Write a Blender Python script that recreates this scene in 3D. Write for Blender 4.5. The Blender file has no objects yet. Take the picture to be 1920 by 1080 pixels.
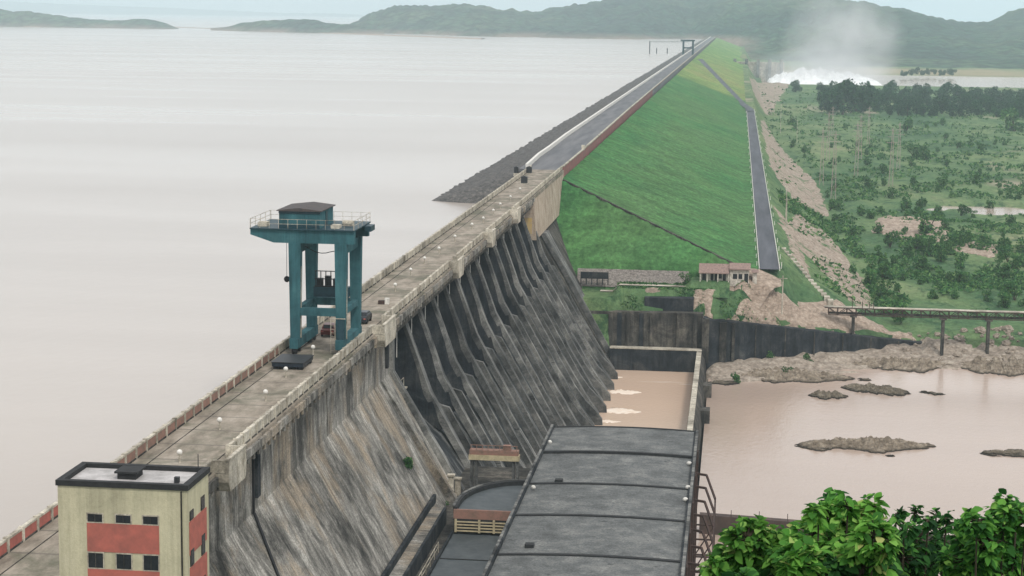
import bpy, math, random
from mathutils import Vector, Matrix, noise
random.seed(7)
R = math.radians
D = bpy.data
sc = bpy.context.scene
COL = sc.collection

# ------------------------------------------------------------------ camera
F = 3500.0; ZC = 81.0
psi = math.atan(420 * math.cos(.1452) / F); pit = math.atan(512.4 / F); roll = 0.012
CM = (Matrix.Rotation(psi, 3, 'Z') @ Matrix.Rotation(math.pi / 2 - pit, 3, 'X') @ Matrix.Rotation(roll, 3, 'Z'))
cd = D.cameras.new("camera"); cam = D.objects.new("camera", cd); COL.objects.link(cam)
cd.sensor_width = 36; cd.lens = F / 1920 * 36; cd.clip_start = 1; cd.clip_end = 90000
cam.matrix_world = Matrix.Translation((0, 0, ZC)) @ CM.to_4x4()
sc.camera = cam
sc.render.resolution_x = 1024; sc.render.resolution_y = 576

# ------------------------------------------------------------------ sky and sun (bright overcast)
SUN_EL, SUN_AZ = 52, 150          # azimuth from +Y clockwise
w = D.worlds.new("World"); sc.world = w; w.use_nodes = True
nt = w.node_tree; nt.nodes.clear()
def wn(t): return nt.nodes.new(t)
sky = wn('ShaderNodeTexSky'); sky.sky_type = 'NISHITA'; sky.sun_disc = False
sky.sun_elevation = R(SUN_EL); sky.sun_rotation = R(SUN_AZ); sky.dust_density = 2.0
b1 = wn('ShaderNodeBackground'); b1.inputs[1].default_value = 0.10
nt.links.new(sky.outputs[0], b1.inputs[0])
b2 = wn('ShaderNodeBackground'); b2.inputs[0].default_value = (0.985, 0.985, 1.0, 1); b2.inputs[1].default_value = 0.93
tc = wn('ShaderNodeTexCoord'); mp = wn('ShaderNodeMapping'); mp.inputs['Scale'].default_value = (3, 3, 14)
nz = wn('ShaderNodeTexNoise'); nz.inputs['Scale'].default_value = 1.6; nz.inputs['Detail'].default_value = 5
cr = wn('ShaderNodeMapRange'); cr.inputs[1].default_value = .35; cr.inputs[2].default_value = .6
cr.inputs[3].default_value = .72; cr.inputs[4].default_value = 1.0
nt.links.new(tc.outputs['Generated'], mp.inputs[0]); nt.links.new(mp.outputs[0], nz.inputs[0]); nt.links.new(nz.outputs[0], cr.inputs[0])
mx = wn('ShaderNodeMixShader'); out = wn('ShaderNodeOutputWorld')
nt.links.new(cr.outputs[0], mx.inputs[0]); nt.links.new(b1.outputs[0], mx.inputs[1]); nt.links.new(b2.outputs[0], mx.inputs[2])
nt.links.new(mx.outputs[0], out.inputs[0])
sl = D.lights.new("sun", 'SUN'); sl.energy = 1.5; sl.angle = R(10); sl.color = (1, .95, .88)
so = D.objects.new("sun", sl); COL.objects.link(so)
sd = Vector((math.sin(R(SUN_AZ)) * math.cos(R(SUN_EL)), math.cos(R(SUN_AZ)) * math.cos(R(SUN_EL)), math.sin(R(SUN_EL))))
so.rotation_euler = sd.to_track_quat('Z', 'Y').to_euler()
vs = sc.view_settings; vs.view_transform = 'Standard'; vs.look = 'None'; vs.exposure = 0.30; vs.gamma = 1
sc.cycles.max_bounces = 6; sc.cycles.volume_bounces = 1; sc.cycles.transparent_max_bounces = 8

# ------------------------------------------------------------------ projection helper (photo pixel -> place)
def ray(px, py): return CM @ Vector(((px - 960) / F, (540 - py) / F, -1))
def atz(px, py, z): d = ray(px, py); return d * ((z - ZC) / d.z) + Vector((0, 0, ZC))
def aty(px, py, y): d = ray(px, py); return d * (y / d.y) + Vector((0, 0, ZC))

# ------------------------------------------------------------------ materials
def lerp(a, b, t): return a + (b - a) * t
def sstep(a, b, x):
    t = max(0, min(1, (x - a) / (b - a))); return t * t * (3 - 2 * t)
class NT:
    def __init__(s, name):
        s.m = D.materials.new(name); s.m.use_nodes = True; s.t = s.m.node_tree
        s.p = s.t.nodes['Principled BSDF']; s.c = s.n('ShaderNodeTexCoord').outputs['Object']
    def n(s, t): return s.t.nodes.new(t)
    def l(s, a, b): s.t.links.new(a, b)
    def noise(s, scale, stretch=(1, 1, 1), det=4, rough=.55, dist=0):
        mp = s.n('ShaderNodeMapping'); mp.inputs['Scale'].default_value = stretch; s.l(s.c, mp.inputs[0])
        z = s.n('ShaderNodeTexNoise'); z.inputs['Scale'].default_value = scale; z.inputs['Detail'].default_value = det
        z.inputs['Roughness'].default_value = rough; z.inputs['Distortion'].default_value = dist
        s.l(mp.outputs[0], z.inputs[0]); return z.outputs[0]
    def voro(s, scale, stretch=(1, 1, 1), out=0, feat='F1'):
        mp = s.n('ShaderNodeMapping'); mp.inputs['Scale'].default_value = stretch; s.l(s.c, mp.inputs[0])
        z = s.n('ShaderNodeTexVoronoi'); z.feature = feat; z.inputs['Scale'].default_value = scale
        s.l(mp.outputs[0], z.inputs[0]); return z.outputs[out]
    def ramp(s, fac, stops):
        r = s.n('ShaderNodeValToRGB'); e = r.color_ramp.elements
        while len(e) < len(stops): e.new(.5)
        for k, (p, c) in enumerate(stops):
            e[k].position = p
            if not isinstance(c, tuple): c = (c, c, c)
            e[k].color = (*c, 1)
        s.l(fac, r.inputs[0]); return r.outputs[0]
    def mix(s, a, b, fac, mode='MIX'):
        x = s.n('ShaderNodeMix'); x.data_type = 'RGBA'; x.blend_type = mode
        for v, i in ((fac, 0), (a, 6), (b, 7)):
            if hasattr(v, 'is_linked'): s.l(v, x.inputs[i])
            elif i == 0: x.inputs[0].default_value = v
            else: x.inputs[i].default_value = (*v, 1)
        return x.outputs[2]
    def axis(s, k, lo, hi):
        x = s.n('ShaderNodeSeparateXYZ'); s.l(s.c, x.inputs[0])
        r = s.n('ShaderNodeMapRange'); r.inputs[1].default_value = lo; r.inputs[2].default_value = hi
        s.l(x.outputs[k], r.inputs[0]); return r.outputs[0]
    def math(s, op, a, b=0.5):
        x = s.n('ShaderNodeMath'); x.operation = op
        for v, i in ((a, 0), (b, 1)):
            if hasattr(v, 'is_linked'): s.l(v, x.inputs[i])
            else: x.inputs[i].default_value = v
        return x.outputs[0]
    def bump(s, h, dist=.1, st=.6):
        b = s.n('ShaderNodeBump'); b.inputs['Distance'].default_value = dist; b.inputs['Strength'].default_value = st
        s.l(h, b.inputs['Height'])
        if s.p.inputs['Normal'].is_linked: s.l(s.p.inputs['Normal'].links[0].from_socket, b.inputs['Normal'])
        s.l(b.outputs[0], s.p.inputs['Normal'])
    def base(s, c, rough=.85, spec=.3):
        if hasattr(c, 'is_linked'): s.l(c, s.p.inputs['Base Color'])
        else: s.p.inputs['Base Color'].default_value = (*c, 1)
        s.p.inputs['Roughness'].default_value = rough; s.p.inputs['Specular IOR Level'].default_value = spec
        return s.m
def simple(name, c, var=.25, scale=2., rough=.75, bump=.02, c2=None, metal=0, stretch=(1, 1, 1)):
    n = NT(name); c2 = c2 or tuple(v * (1 - var) * .8 for v in c)
    f = n.noise(scale, stretch, 6, .65); col = n.ramp(f, [(.32, c2), (.62, c)])
    n.p.inputs['Metallic'].default_value = metal
    n.bump(f, bump, .5); return n.base(col, rough)
def concrete(name, lo, mid, hi, streak=(.05, 1.0, .05), sc1=.9, dark=.6, lichen=None, bumpd=.05, kk=.6, fine=2.6, gr=.6):
    n = NT(name)
    a = n.noise(sc1*.45, (.5, 1, .5), 8, .72, .6); c = n.ramp(a, [(.32, lo), (.48, mid), (.68, hi)])
    b = n.noise(.10, (.7, 1, .7), 6, .7); c = n.mix(c, tuple(v * .5 for v in lo), n.ramp(b, [(.50, 0.), (.66, dark)]))
    if lichen:
        b2 = n.noise(.14, (1, 1.3, .8), 5, .65, .4); c = n.mix(c, lichen, n.ramp(b2, [(.5, 0.), (.64, .8)]))
    k = n.noise(fine, streak, 5, .8); c = n.mix(c, n.ramp(k, [(.36, .38), (.5, 1.0), (.64, 1.5)]), kk, 'MULTIPLY')
    k2 = n.noise(fine*.22, streak, 5, .7); c = n.mix(c, n.ramp(k2, [(.38, .45), (.56, 1.15)]), kk, 'MULTIPLY')
    g = n.noise(5, (1, 1, 1), 5, .8); c = n.mix(c, n.ramp(g, [(.32, .4), (.66, 1.5)]), gr, 'MULTIPLY')
    n.bump(a, bumpd, .6); n.bump(g, .05, .7); return n.base(c, .92, .15)
M = {}
M['conA'] = concrete('weathered_concrete', (.045, .045, .042), (.195, .186, .166), (.45, .43, .385), streak=(.03, 1., .028), dark=.95, lichen=(.30, .245, .18), kk=.55, gr=.95)
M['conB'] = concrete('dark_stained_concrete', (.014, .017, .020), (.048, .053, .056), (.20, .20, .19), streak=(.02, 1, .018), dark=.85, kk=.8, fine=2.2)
M['conrib'] = concrete('rib_concrete', (.035, .038, .04), (.12, .122, .118), (.31, .305, .28), streak=(.03, .8, .03), dark=.8, kk=.6)
M['condark'] = concrete('black_stain_shade_concrete', (.010, .013, .017), (.026, .031, .037), (.075, .077, .075), streak=(.6, .6, .05), dark=.6, kk=.5)
M['conwall'] = concrete('old_wall_concrete', (.024, .024, .023), (.062, .059, .053), (.17, .155, .13), streak=(.6, .6, .06), dark=.85, kk=.6)
M['conlight'] = concrete('pale_concrete', (.22, .195, .155), (.46, .42, .34), (.64, .60, .51), streak=(.6, .8, .3), dark=.6, kk=.45)
M['beige'] = concrete('beige_block_concrete', (.26, .20, .15), (.40, .325, .25), (.52, .45, .36), streak=(.6, .6, .3), dark=.3, kk=.15)
M['white'] = simple('white_paint', (.78, .76, .70), .25, 3, .6)
M['cream'] = concrete('cream_paint', (.40, .375, .26), (.50, .465, .325), (.57, .53, .385), streak=(.9, .9, .04), dark=.18, kk=.22, fine=1.5, bumpd=.01, gr=.14)
M['red'] = simple('faded_red_paint', (.44, .13, .10), .2, 1.2, .8, c2=(.29, .10, .08))
M['redrust'] = simple('weathered_red_panel', (.31, .17, .13), .2, 1.4, .85, c2=(.19, .13, .10))
M['brownpan'] = simple('weathered_panel', (.33, .26, .21), .2, 2.2, .9, c2=(.16, .12, .09))
M['roofblack'] = simple('black_bitumen', (.028, .029, .030), .3, 2, .8)
M['pale'] = simple('pale_roof_screed', (.50, .48, .47), .1, 1, .7, c2=(.27, .26, .25))
M['glass'] = simple('dark_window_glass', (.022, .026, .03), .3, 2, .2)
M['teal'] = concrete('teal_paint', (.028, .08, .092), (.038, .118, .135), (.06, .155, .17), streak=(.8, .8, .05), dark=.5, kk=.35, fine=1.5, bumpd=.01, gr=.14)
M['tealdark'] = simple('dark_teal_paint', (.018, .055, .072), .2, 1.3, .5)
M['steel'] = simple('dark_steel', (.03, .032, .035), .3, 2, .5)
M['rust'] = simple('rusty_steel', (.07, .04, .032), .3, 3, .8, c2=(.028, .022, .02))
M['black'] = simple('black_rubber', (.015, .015, .018), .2, 2, .6)
M['navy'] = simple('dark_navy_paint', (.02, .03, .045), .3, 2, .45)
M['roofdark'] = simple('dark_roof_sheet', (.085, .07, .065), .3, 2, .8, c2=(.05, .05, .052))
M['rooftile'] = simple('brown_roof_tiles', (.30, .21, .18), .2, 2.5, .9, c2=(.17, .12, .105))
M['whitewash'] = simple('stained_whitewash', (.62, .58, .50), .2, 1.5, .85, c2=(.30, .27, .23))
M['bark'] = simple('bark', (.055, .045, .03), .3, 4, .9)
M['yellow'] = simple('faded_yellow_paint', (.50, .36, .13), .3, .9, .8, c2=(.38, .30, .22))
M['yellowpale'] = simple('dusty_cream_steel', (.55, .47, .30), .2, 2, .7)
M['foamwater'] = simple('tan_foam', (.86, .78, .68), .2, 1.2, .8, c2=(.72, .55, .41), stretch=(.4, 1.6, 1))
M['foam'] = simple('white_foam', (.93, .94, .94), .03, .2, .9)

def slab_mat():
    n = NT('crest_slab_concrete')
    a = n.noise(.6, (1, .35, 1), 6, .65); c = n.ramp(a, [(.3, (.15, .128, .10)), (.5, (.295, .255, .205)), (.72, (.41, .36, .30))])
    b = n.noise(.13, (1, .8, 1), 5, .7, .6); c = n.mix(c, (.10, .105, .07), n.ramp(b, [(.48, 0.), (.62, .75)]))
    w_ = n.n('ShaderNodeTexWave'); w_.bands_direction = 'Y'; w_.inputs['Scale'].default_value = .052; w_.inputs['Distortion'].default_value = .15
    n.l(n.c, w_.inputs[0]); c = n.mix(c, (.12, .105, .09), n.ramp(w_.outputs[1], [(.0, .7), (.012, 0.)]))
    g = n.noise(5, (1, 1, 1), 4, .7); c = n.mix(c, n.ramp(g, [(.3, .6), (.7, 1.2)]), .5, 'MULTIPLY')
    n.bump(g, .03); return n.base(c, .9, .2)
M['slab'] = slab_mat()
def asphalt(name, c1, c2):
    n = NT(name); a = n.noise(.25, (1.6, .12, 1), 5, .6); c = n.ramp(a, [(.3, c1), (.7, c2)])
    g = n.noise(3, (1, 1, 1), 3, .7); c = n.mix(c, n.ramp(g, [(.3, .75), (.7, 1.2)]), .4, 'MULTIPLY'); n.bump(g, .02); return n.base(c, .85)
M['asphalt'] = asphalt('grey_asphalt', (.05, .055, .066), (.105, .112, .13))
M['asphalt2'] = asphalt('crest_asphalt', (.085, .09, .10), (.17, .17, .175))
def bitumen_roof():
    n = NT('grey_roofing_felt')
    a = n.noise(.3, (1, 1, 1), 8, .75); c = n.ramp(a, [(.3, (.06, .063, .062)), (.5, (.118, .124, .122)), (.72, (.23, .23, .215))])
    b = n.noise(2.2, (.15, 1.0, 1), 4, .8); c = n.mix(c, n.ramp(b, [(.35, .72), (.65, 1.2)]), .45, 'MULTIPLY')
    gg = n.noise(4, (1, 1, 1), 5, .85); c = n.mix(c, n.ramp(gg, [(.34, .35), (.64, 1.6)]), .7, 'MULTIPLY')
    d = n.noise(.5, (1, 1.2, 1), 5, .7); c = n.mix(c, (.03, .032, .033), n.ramp(d, [(.60, 0.), (.70, .8)]))
    n.bump(gg, .03); return n.base(c, .85, .25)
M['felt'] = bitumen_roof()
def roofdeck():
    n = NT('blue_grey_deck'); a = n.noise(.5, (1, 1, 1), 6, .7); c = n.ramp(a, [(.3, (.035, .045, .05)), (.7, (.09, .105, .11))])
    n.bump(a, .03); return n.base(c, .6, .4)
M['deck'] = roofdeck()
def grass():
    n = NT('grass_slope')
    a = n.noise(.045, (1, .6, 1), 7, .68, .5); c = n.ramp(a, [(.32, (.055, .15, .04)), (.5, (.135, .26, .062)), (.70, (.29, .34, .115))])
    # tired dry grass lower down the bank
    x = n.n('ShaderNodeSeparateXYZ'); n.l(n.c, x.inputs[0])
    dry = n.math('MULTIPLY', n.math('MULTIPLY', n.axis(0, -38, 4), n.math('SUBTRACT', 1.0, n.axis(1, 1000, 1500))), n.ramp(n.noise(.03, (1, .25, 1), 4), [(.35, .15), (.65, .9)]))
    c = n.mix(c, (.24, .25, .09), dry)
    # the quarter-cone end at the concrete is a darker green
    cone = n.math('SUBTRACT', 1.0, n.axis(1, 462, 490)); c = n.mix(c, (.016, .14, .045), n.math('MULTIPLY', cone, .72))
    f = n.noise(.9, (1, .5, 1), 5, .75); c = n.mix(c, n.ramp(f, [(.3, .40), (.5, .95), (.7, 1.6)]), .85, 'MULTIPLY')
    hh = n.noise(.12, (.5, 1.0, 1), 6, .75, .5); c = n.mix(c, n.ramp(hh, [(.36, .55), (.6, 1.25)]), .6, 'MULTIPLY')
    g = n.noise(.28, (.35, .9, 1), 4, .7); c = n.mix(c, n.ramp(g, [(.36, .6), (.6, 1.15)]), .6, 'MULTIPLY')
    n.bump(f, .5, .8); n.bump(g, .6, .5); return n.base(c, .95, .1)
M['grass'] = grass()
def plain():
    n = NT('scrub_plain')
    a = n.noise(.012, (1, .42, 1), 8, .72, .4)
    c = n.ramp(a, [(.30, (.036, .085, .042)), (.42, (.07, .14, .06)), (.52, (.13, .20, .085)), (.62, (.20, .24, .12)), (.74, (.32, .28, .19))])
    f = n.noise(.16, (1, .45, 1), 6, .75, .3); c = n.mix(c, (.022, .068, .03), n.ramp(f, [(.52, 0.), (.62, .85)]))
    g = n.noise(.6, (1, .6, 1), 5, .75); c = n.mix(c, n.ramp(g, [(.3, .5), (.7, 1.45)]), .7, 'MULTIPLY')
    s = n.noise(.010, (1, .35, 1), 4, .6); c = n.mix(c, (.36, .30, .23), n.ramp(s, [(.60, 0.), (.66, .75)]))
    # bare field on the far bank and rock cut on the bank below the road (broken up by noise)
    far = n.math('MULTIPLY', n.axis(1, 2760, 2820), n.math('SUBTRACT', 1.0, n.axis(1, 2950, 3100))); c = n.mix(c, (.33, .27, .17), n.math('MULTIPLY', far, n.ramp(n.noise(.006, (1, .5, 1), 5, .6), [(.38, .15), (.55, .85)])))
    n.bump(f, 1.6, .8); n.bump(g, .5, .8); return n.base(c, .95, .1)
M['plain'] = plain()
def rock(name, lo, mid, hi, s=.5, green=None, wet=False):
    n = NT(name); a = n.noise(s, (1, .8, 1.6), 8, .72, .3); c = n.ramp(a, [(.3, lo), (.5, mid), (.72, hi)])
    v = n.voro(s * 2.2, (1, 1, 1.5)); c = n.mix(c, n.ramp(v, [(.1, 1.15), (.75, .6)]), .6, 'MULTIPLY')
    if wet: c = n.mix(c, tuple(v*.35 for v in lo), n.math('SUBTRACT', 1.0, n.axis(2, .12, .42)))
    if green: c = n.mix(c, green, n.ramp(n.noise(s * .22, (1, .6, 1), 6, .7), [(.55, 0.), (.63, .9)]))
    n.bump(a, .4, .8); n.bump(v, .2, .6); return n.base(c, .9, .15)
M['rubble'] = rock('pale_rubble', (.17, .13, .10), (.36, .29, .23), (.52, .45, .37), .55, (.045, .12, .035))
M['rubbleclean'] = rock('pinkish_rubble', (.20, .15, .115), (.38, .30, .235), (.52, .43, .35), .6)
M['riverrock'] = rock('river_rock', (.10, .08, .06), (.25, .205, .155), (.44, .38, .30), .55, wet=True)
M['darkrock'] = rock('dark_wet_rock', (.06, .05, .038), (.16, .135, .10), (.32, .275, .21), .6, wet=True)
M['riprap'] = rock('dark_riprap', (.045, .045, .045), (.11, .105, .10), (.22, .205, .19), .8)
M['stonewall'] = rock('stone_retaining_wall', (.16, .14, .13), (.32, .285, .26), (.46, .42, .38), 1.2)
def hillmat():
    n = NT('forest_hill')
    a = n.noise(.0035, (1, 1, 1.5), 7, .65, .3); c = n.ramp(a, [(.34, (.010, .036, .030)), (.50, (.028, .072, .040)), (.62, (.07, .11, .055)), (.72, (.17, .14, .10))])
    v = n.voro(.045, (1, 1, 1)); c = n.mix(c, n.ramp(v, [(.05, 1.7), (.7, .35)]), .85, 'MULTIPLY')
    base = n.math('MULTIPLY', n.math('SUBTRACT', 1.0, n.axis(2, 34, 46)), n.math('SUBTRACT', 1.0, n.axis(0, 0, 60))); c = n.mix(c, (.27, .20, .16), n.math('MULTIPLY', base, n.ramp(n.noise(.01, (1, 1, 1), 4), [(.35, .2), (.6, .8)])))
    n.bump(v, -8, .8); return n.base(c, .95, .1)
M['hill'] = hillmat()
def watermat(name, c, rough, wave, st, patch=None, spec=.5):
    n = NT(name)
    a = n.noise(.006, (.22, 1.6, 1), 6, .62, .5); col = n.mix(c, tuple(v * .86 for v in c), n.ramp(a, [(.38, 0.), (.62, 1.)]))
    if patch: col = n.mix(col, patch[0], n.ramp(n.noise(patch[1], patch[3], 4, .6), [(patch[2], 0.), (patch[2] + .08, .8)]))
    n.l(n.ramp(a, [(.35, rough), (.65, rough * 1.35)]), n.p.inputs['Roughness'])
    h = n.noise(wave, (1, .55, 1), 4, .6); n.bump(h, st, .5)
    m = n.base(col, rough, spec); n.l(n.ramp(a, [(.35, rough), (.65, rough * 1.35)]), n.p.inputs['Roughness'])
    n.p.inputs['IOR'].default_value = 1.33
    return m
M['lake'] = watermat('muddy_lake_water', (.43, .375, .325), .17, .35, .10)
M['river'] = watermat('muddy_river_water', (.45, .35, .285), .11, .9, .16)
M['basin'] = watermat('orange_basin_water', (.66, .49, .37), .20, 1.2, .15, patch=((.93, .88, .80), .11, .60, (.25, 1.4, 1)))
def leafmat(name, cols, trans=.25):
    n = NT(name); g = n.n('ShaderNodeNewGeometry'); c = n.ramp(g.outputs['Random Per Island'], cols)
    oi = n.n('ShaderNodeObjectInfo'); c = n.mix(c, n.ramp(oi.outputs['Random'], [(0, .75), (1, 1.3)]), .7, 'MULTIPLY')
    m = n.base(c, .75, .12)
    tb = n.n('ShaderNodeBsdfTranslucent'); ms = n.n('ShaderNodeMixShader'); ms.inputs[0].default_value = trans
    n.l(c, tb.inputs[0]); n.l(n.p.outputs[0], ms.inputs[1]); n.l(tb.outputs[0], ms.inputs[2])
    n.l(ms.outputs[0], n.t.nodes['Material Output'].inputs[0]); return m
M['leaf'] = leafmat('broad_green_leaves', [(0, (.025, .09, .02)), (.35, (.075, .23, .035)), (.75, (.17, .39, .065)), (.93, (.29, .50, .12)), (1, (.40, .42, .15))], .4)
M['leafdark'] = leafmat('dark_green_leaves', [(0, (.010, .04, .014)), (.6, (.03, .11, .026)), (.9, (.07, .21, .04)), (1, (.15, .34, .07))], .3)
M['leafmid'] = leafmat('mid_green_leaves', [(0, (.018, .07, .018)), (.5, (.055, .19, .034)), (.85, (.13, .34, .055)), (1, (.26, .48, .1))], .35)
M['leaftree'] = leafmat('tree_foliage', [(0, (.010, .045, .022)), (.6, (.020, .075, .03)), (1, (.045, .12, .04))], .15)
M['leafshrub'] = leafmat('shrub_foliage', [(0, (.02, .075, .028)), (.5, (.045, .14, .04)), (.85, (.10, .22, .06)), (1, (.17, .27, .10))], .25)

# ------------------------------------------------------------------ mesh builder
class MB:
    def __init__(s): s.v = []; s.f = []; s.mi = []; s.cur = 0
    def add(s, vs, fs):
        b = len(s.v); s.v += [tuple(v) for v in vs]; s.f += [tuple(b + i for i in f) for f in fs]; s.mi += [s.cur] * len(fs); return s
    def box(s, x0, x1, y0, y1, z0, z1):
        return s.add([(x0,y0,z0),(x1,y0,z0),(x1,y1,z0),(x0,y1,z0),(x0,y0,z1),(x1,y0,z1),(x1,y1,z1),(x0,y1,z1)],
                     [(0,3,2,1),(4,5,6,7),(0,1,5,4),(1,2,6,5),(2,3,7,6),(3,0,4,7)])
    def bar(s, a, b, w, h=None, up=(0, 0, 1)):
        a, b = Vector(a), Vector(b); h = h or w; d = (b - a).normalized(); u = Vector(up)
        if abs(d.dot(u)) > .98: u = Vector((0, 1, 0))
        x = d.cross(u).normalized(); u = x.cross(d)
        c = [(-1,-1),(1,-1),(1,1),(-1,1)]
        return s.add([p + x*(i*w/2) + u*(j*h/2) for p in (a, b) for i, j in c], [(0,1,2,3),(7,6,5,4),(0,4,5,1),(1,5,6,2),(2,6,7,3),(3,7,4,0)])
    def tube(s, pts, rad, n=8):
        pts = [Vector(p) for p in pts]; rings = []
        for i, p in enumerate(pts):
            d = (pts[min(i+1, len(pts)-1)] - pts[max(i-1, 0)]).normalized()
            u = Vector((0,0,1)) if abs(d.z) < .9 else Vector((1,0,0)); x = d.cross(u).normalized(); y = x.cross(d)
            r = rad[i] if isinstance(rad, (list, tuple)) else rad
            rings.append([p + x*(r*math.cos(k*2*math.pi/n)) + y*(r*math.sin(k*2*math.pi/n)) for k in range(n)])
        vs = [v for r_ in rings for v in r_]; fs = []
        for i in range(len(pts)-1):
            for k in range(n): a = i*n+k; b = i*n+(k+1) % n; fs.append((a, b, b+n, a+n))
        fs.append(tuple(range(n-1, -1, -1))); fs.append(tuple((len(pts)-1)*n+k for k in range(n)))
        return s.add(vs, fs)
    def prism_y(s, prof, y0, y1):      # profile of (x, z), extruded along y
        n = len(prof); vs = [(x, y0, z) for x, z in prof] + [(x, y1, z) for x, z in prof]
        return s.add(vs, [tuple(range(n)), tuple(range(2*n-1, n-1, -1))] + [(i, i+n, (i+1) % n+n, (i+1) % n) for i in range(n)])
    def prism_x(s, prof, x0, x1):      # profile of (y, z), extruded along x
        n = len(prof); vs = [(x0, y, z) for y, z in prof] + [(x1, y, z) for y, z in prof]
        return s.add(vs, [tuple(range(n)), tuple(range(2*n-1, n-1, -1))] + [(i, i+n, (i+1) % n+n, (i+1) % n) for i in range(n)])
    def prism_z(s, poly, z0, z1):
        n = len(poly); vs = [(x, y, z0) for x, y in poly] + [(x, y, z1) for x, y in poly]
        return s.add(vs, [tuple(range(n)), tuple(range(2*n-1, n-1, -1))] + [(i, i+n, (i+1) % n+n, (i+1) % n) for i in range(n)])
    def grid(s, us, vs_, fn, cond=None):
        b = len(s.v); nu = len(us); nv = len(vs_)
        for v in vs_:
            for u in us: s.v.append(tuple(fn(u, v)))
        for j in range(nv-1):
            for i in range(nu-1):
                if cond and not cond(us[i], vs_[j]): continue
                a = b+j*nu+i; s.f.append((a, a+1, a+nu+1, a+nu)); s.mi.append(s.cur)
        return s
    def blob(s, c, r, seed=0, nu=14, nv=8, amp=.3, fr=1.0):   # lumpy closed rock
        rx, ry, rz = r; vs = []; fs = []
        for j in range(nv+1):
            th = math.pi*j/nv
            for i in range(nu):
                ph = 2*math.pi*i/nu; d = Vector((math.sin(th)*math.cos(ph), math.sin(th)*math.sin(ph), math.cos(th)))
                k = 1+amp*noise.fractal(d*fr*1.7+Vector((seed*3.1, seed, 0)), 1, 2, 3)
                vs.append((c[0]+d.x*rx*k, c[1]+d.y*ry*k, c[2]+d.z*rz*k))
        for j in range(nv):
            for i in range(nu): a = j*nu+i; b = j*nu+(i+1) % nu; fs.append((a, b, b+nu, a+nu))
        return s.add(vs, fs)
    def build(s, name, mats, parent=None, smooth=False):
        if not isinstance(mats, (list, tuple)): mats = [mats]
        off = Vector((0, 0, 0)); p = parent
        while p is not None: off += p.location; p = p.parent
        me = D.meshes.new(name); me.from_pydata([tuple(Vector(v)-off) for v in s.v], [], s.f)
        for m in mats: me.materials.append(M[m] if isinstance(m, str) else m)
        me.polygons.foreach_set('material_index', s.mi)
        if smooth: me.polygons.foreach_set('use_smooth', [True]*len(me.polygons))
        import bmesh
        if len(s.f) < 20000:
            bm = bmesh.new(); bm.from_mesh(me); bmesh.ops.recalc_face_normals(bm, faces=bm.faces) if not getattr(s, 'open', False) else None
            bm.to_mesh(me); bm.free()
        me.update(); o = D.objects.new(name, me); COL.objects.link(o)
        if parent is not None: o.parent = parent
        return o
def OPEN(): m = MB(); m.open = True; return m
def tag(o, label=None, cat=None, group=None, kind=None):
    if label: o['label'] = label
    if cat: o['category'] = cat
    if group: o['group'] = group
    if kind: o['kind'] = kind
    return o
def thing(name, label, cat, loc, group=None):
    o = D.objects.new(name, None); COL.objects.link(o); o.location = loc; o.empty_display_size = .5
    return tag(o, label, cat, group)
def setting(o): o['kind'] = 'structure'; return o
def copy_tree(o, parent=None):
    c = o.copy(); COL.objects.link(c)
    if parent is not None: c.parent = parent
    for ch in [x for x in o.children]: copy_tree(ch, c)
    return c
def frange(a, b, st):
    r = []; 
    while a < b-1e-6: r.append(a); a += st
    r.append(b); return r
def grow(a, b, st, k):
    r = [a]
    while r[-1] < b: r.append(r[-1]+st); st *= k
    r[-1] = b; return r
fb = lambda x, y, z=0, o=4: noise.fractal(Vector((x, y, z)), 1.0, 2.0, o)

# ================================================================== SETTING: water
XU, XD, ZT = -53.1, -44.6, 41.0             # crest edges and level
LAKE = 33.0
m = OPEN(); m.add([(-40000, -500, LAKE), (-50.5, -500, LAKE), (-50.5, 3850, LAKE), (-50.5, 32000, LAKE), (-40000, 32000, LAKE)], [(0, 1, 2, 3, 4)])
setting(m.build('reservoir_water', 'lake'))
m = OPEN(); m.add([(-4.6, 40, 0), (900, 40, 0), (900, 459, 0), (-4.6, 459, 0)], [(0, 1, 2, 3)])
setting(m.build('river_water', 'river'))
m = OPEN(); m.add([(-34, 255, 0.02), (-8, 255, 0.02), (-8, 424.5, 0.02), (-34, 424.5, 0.02)], [(0, 1, 2, 3)])
setting(m.build('basin_water', 'basin'))
m = OPEN(); m.add([(30, 2240, 0), (4000, 2240, 0), (4000, 2820, 0), (30, 2820, 0)], [(0, 1, 2, 3)])
setting(m.build('far_river_water', 'river'))

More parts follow.
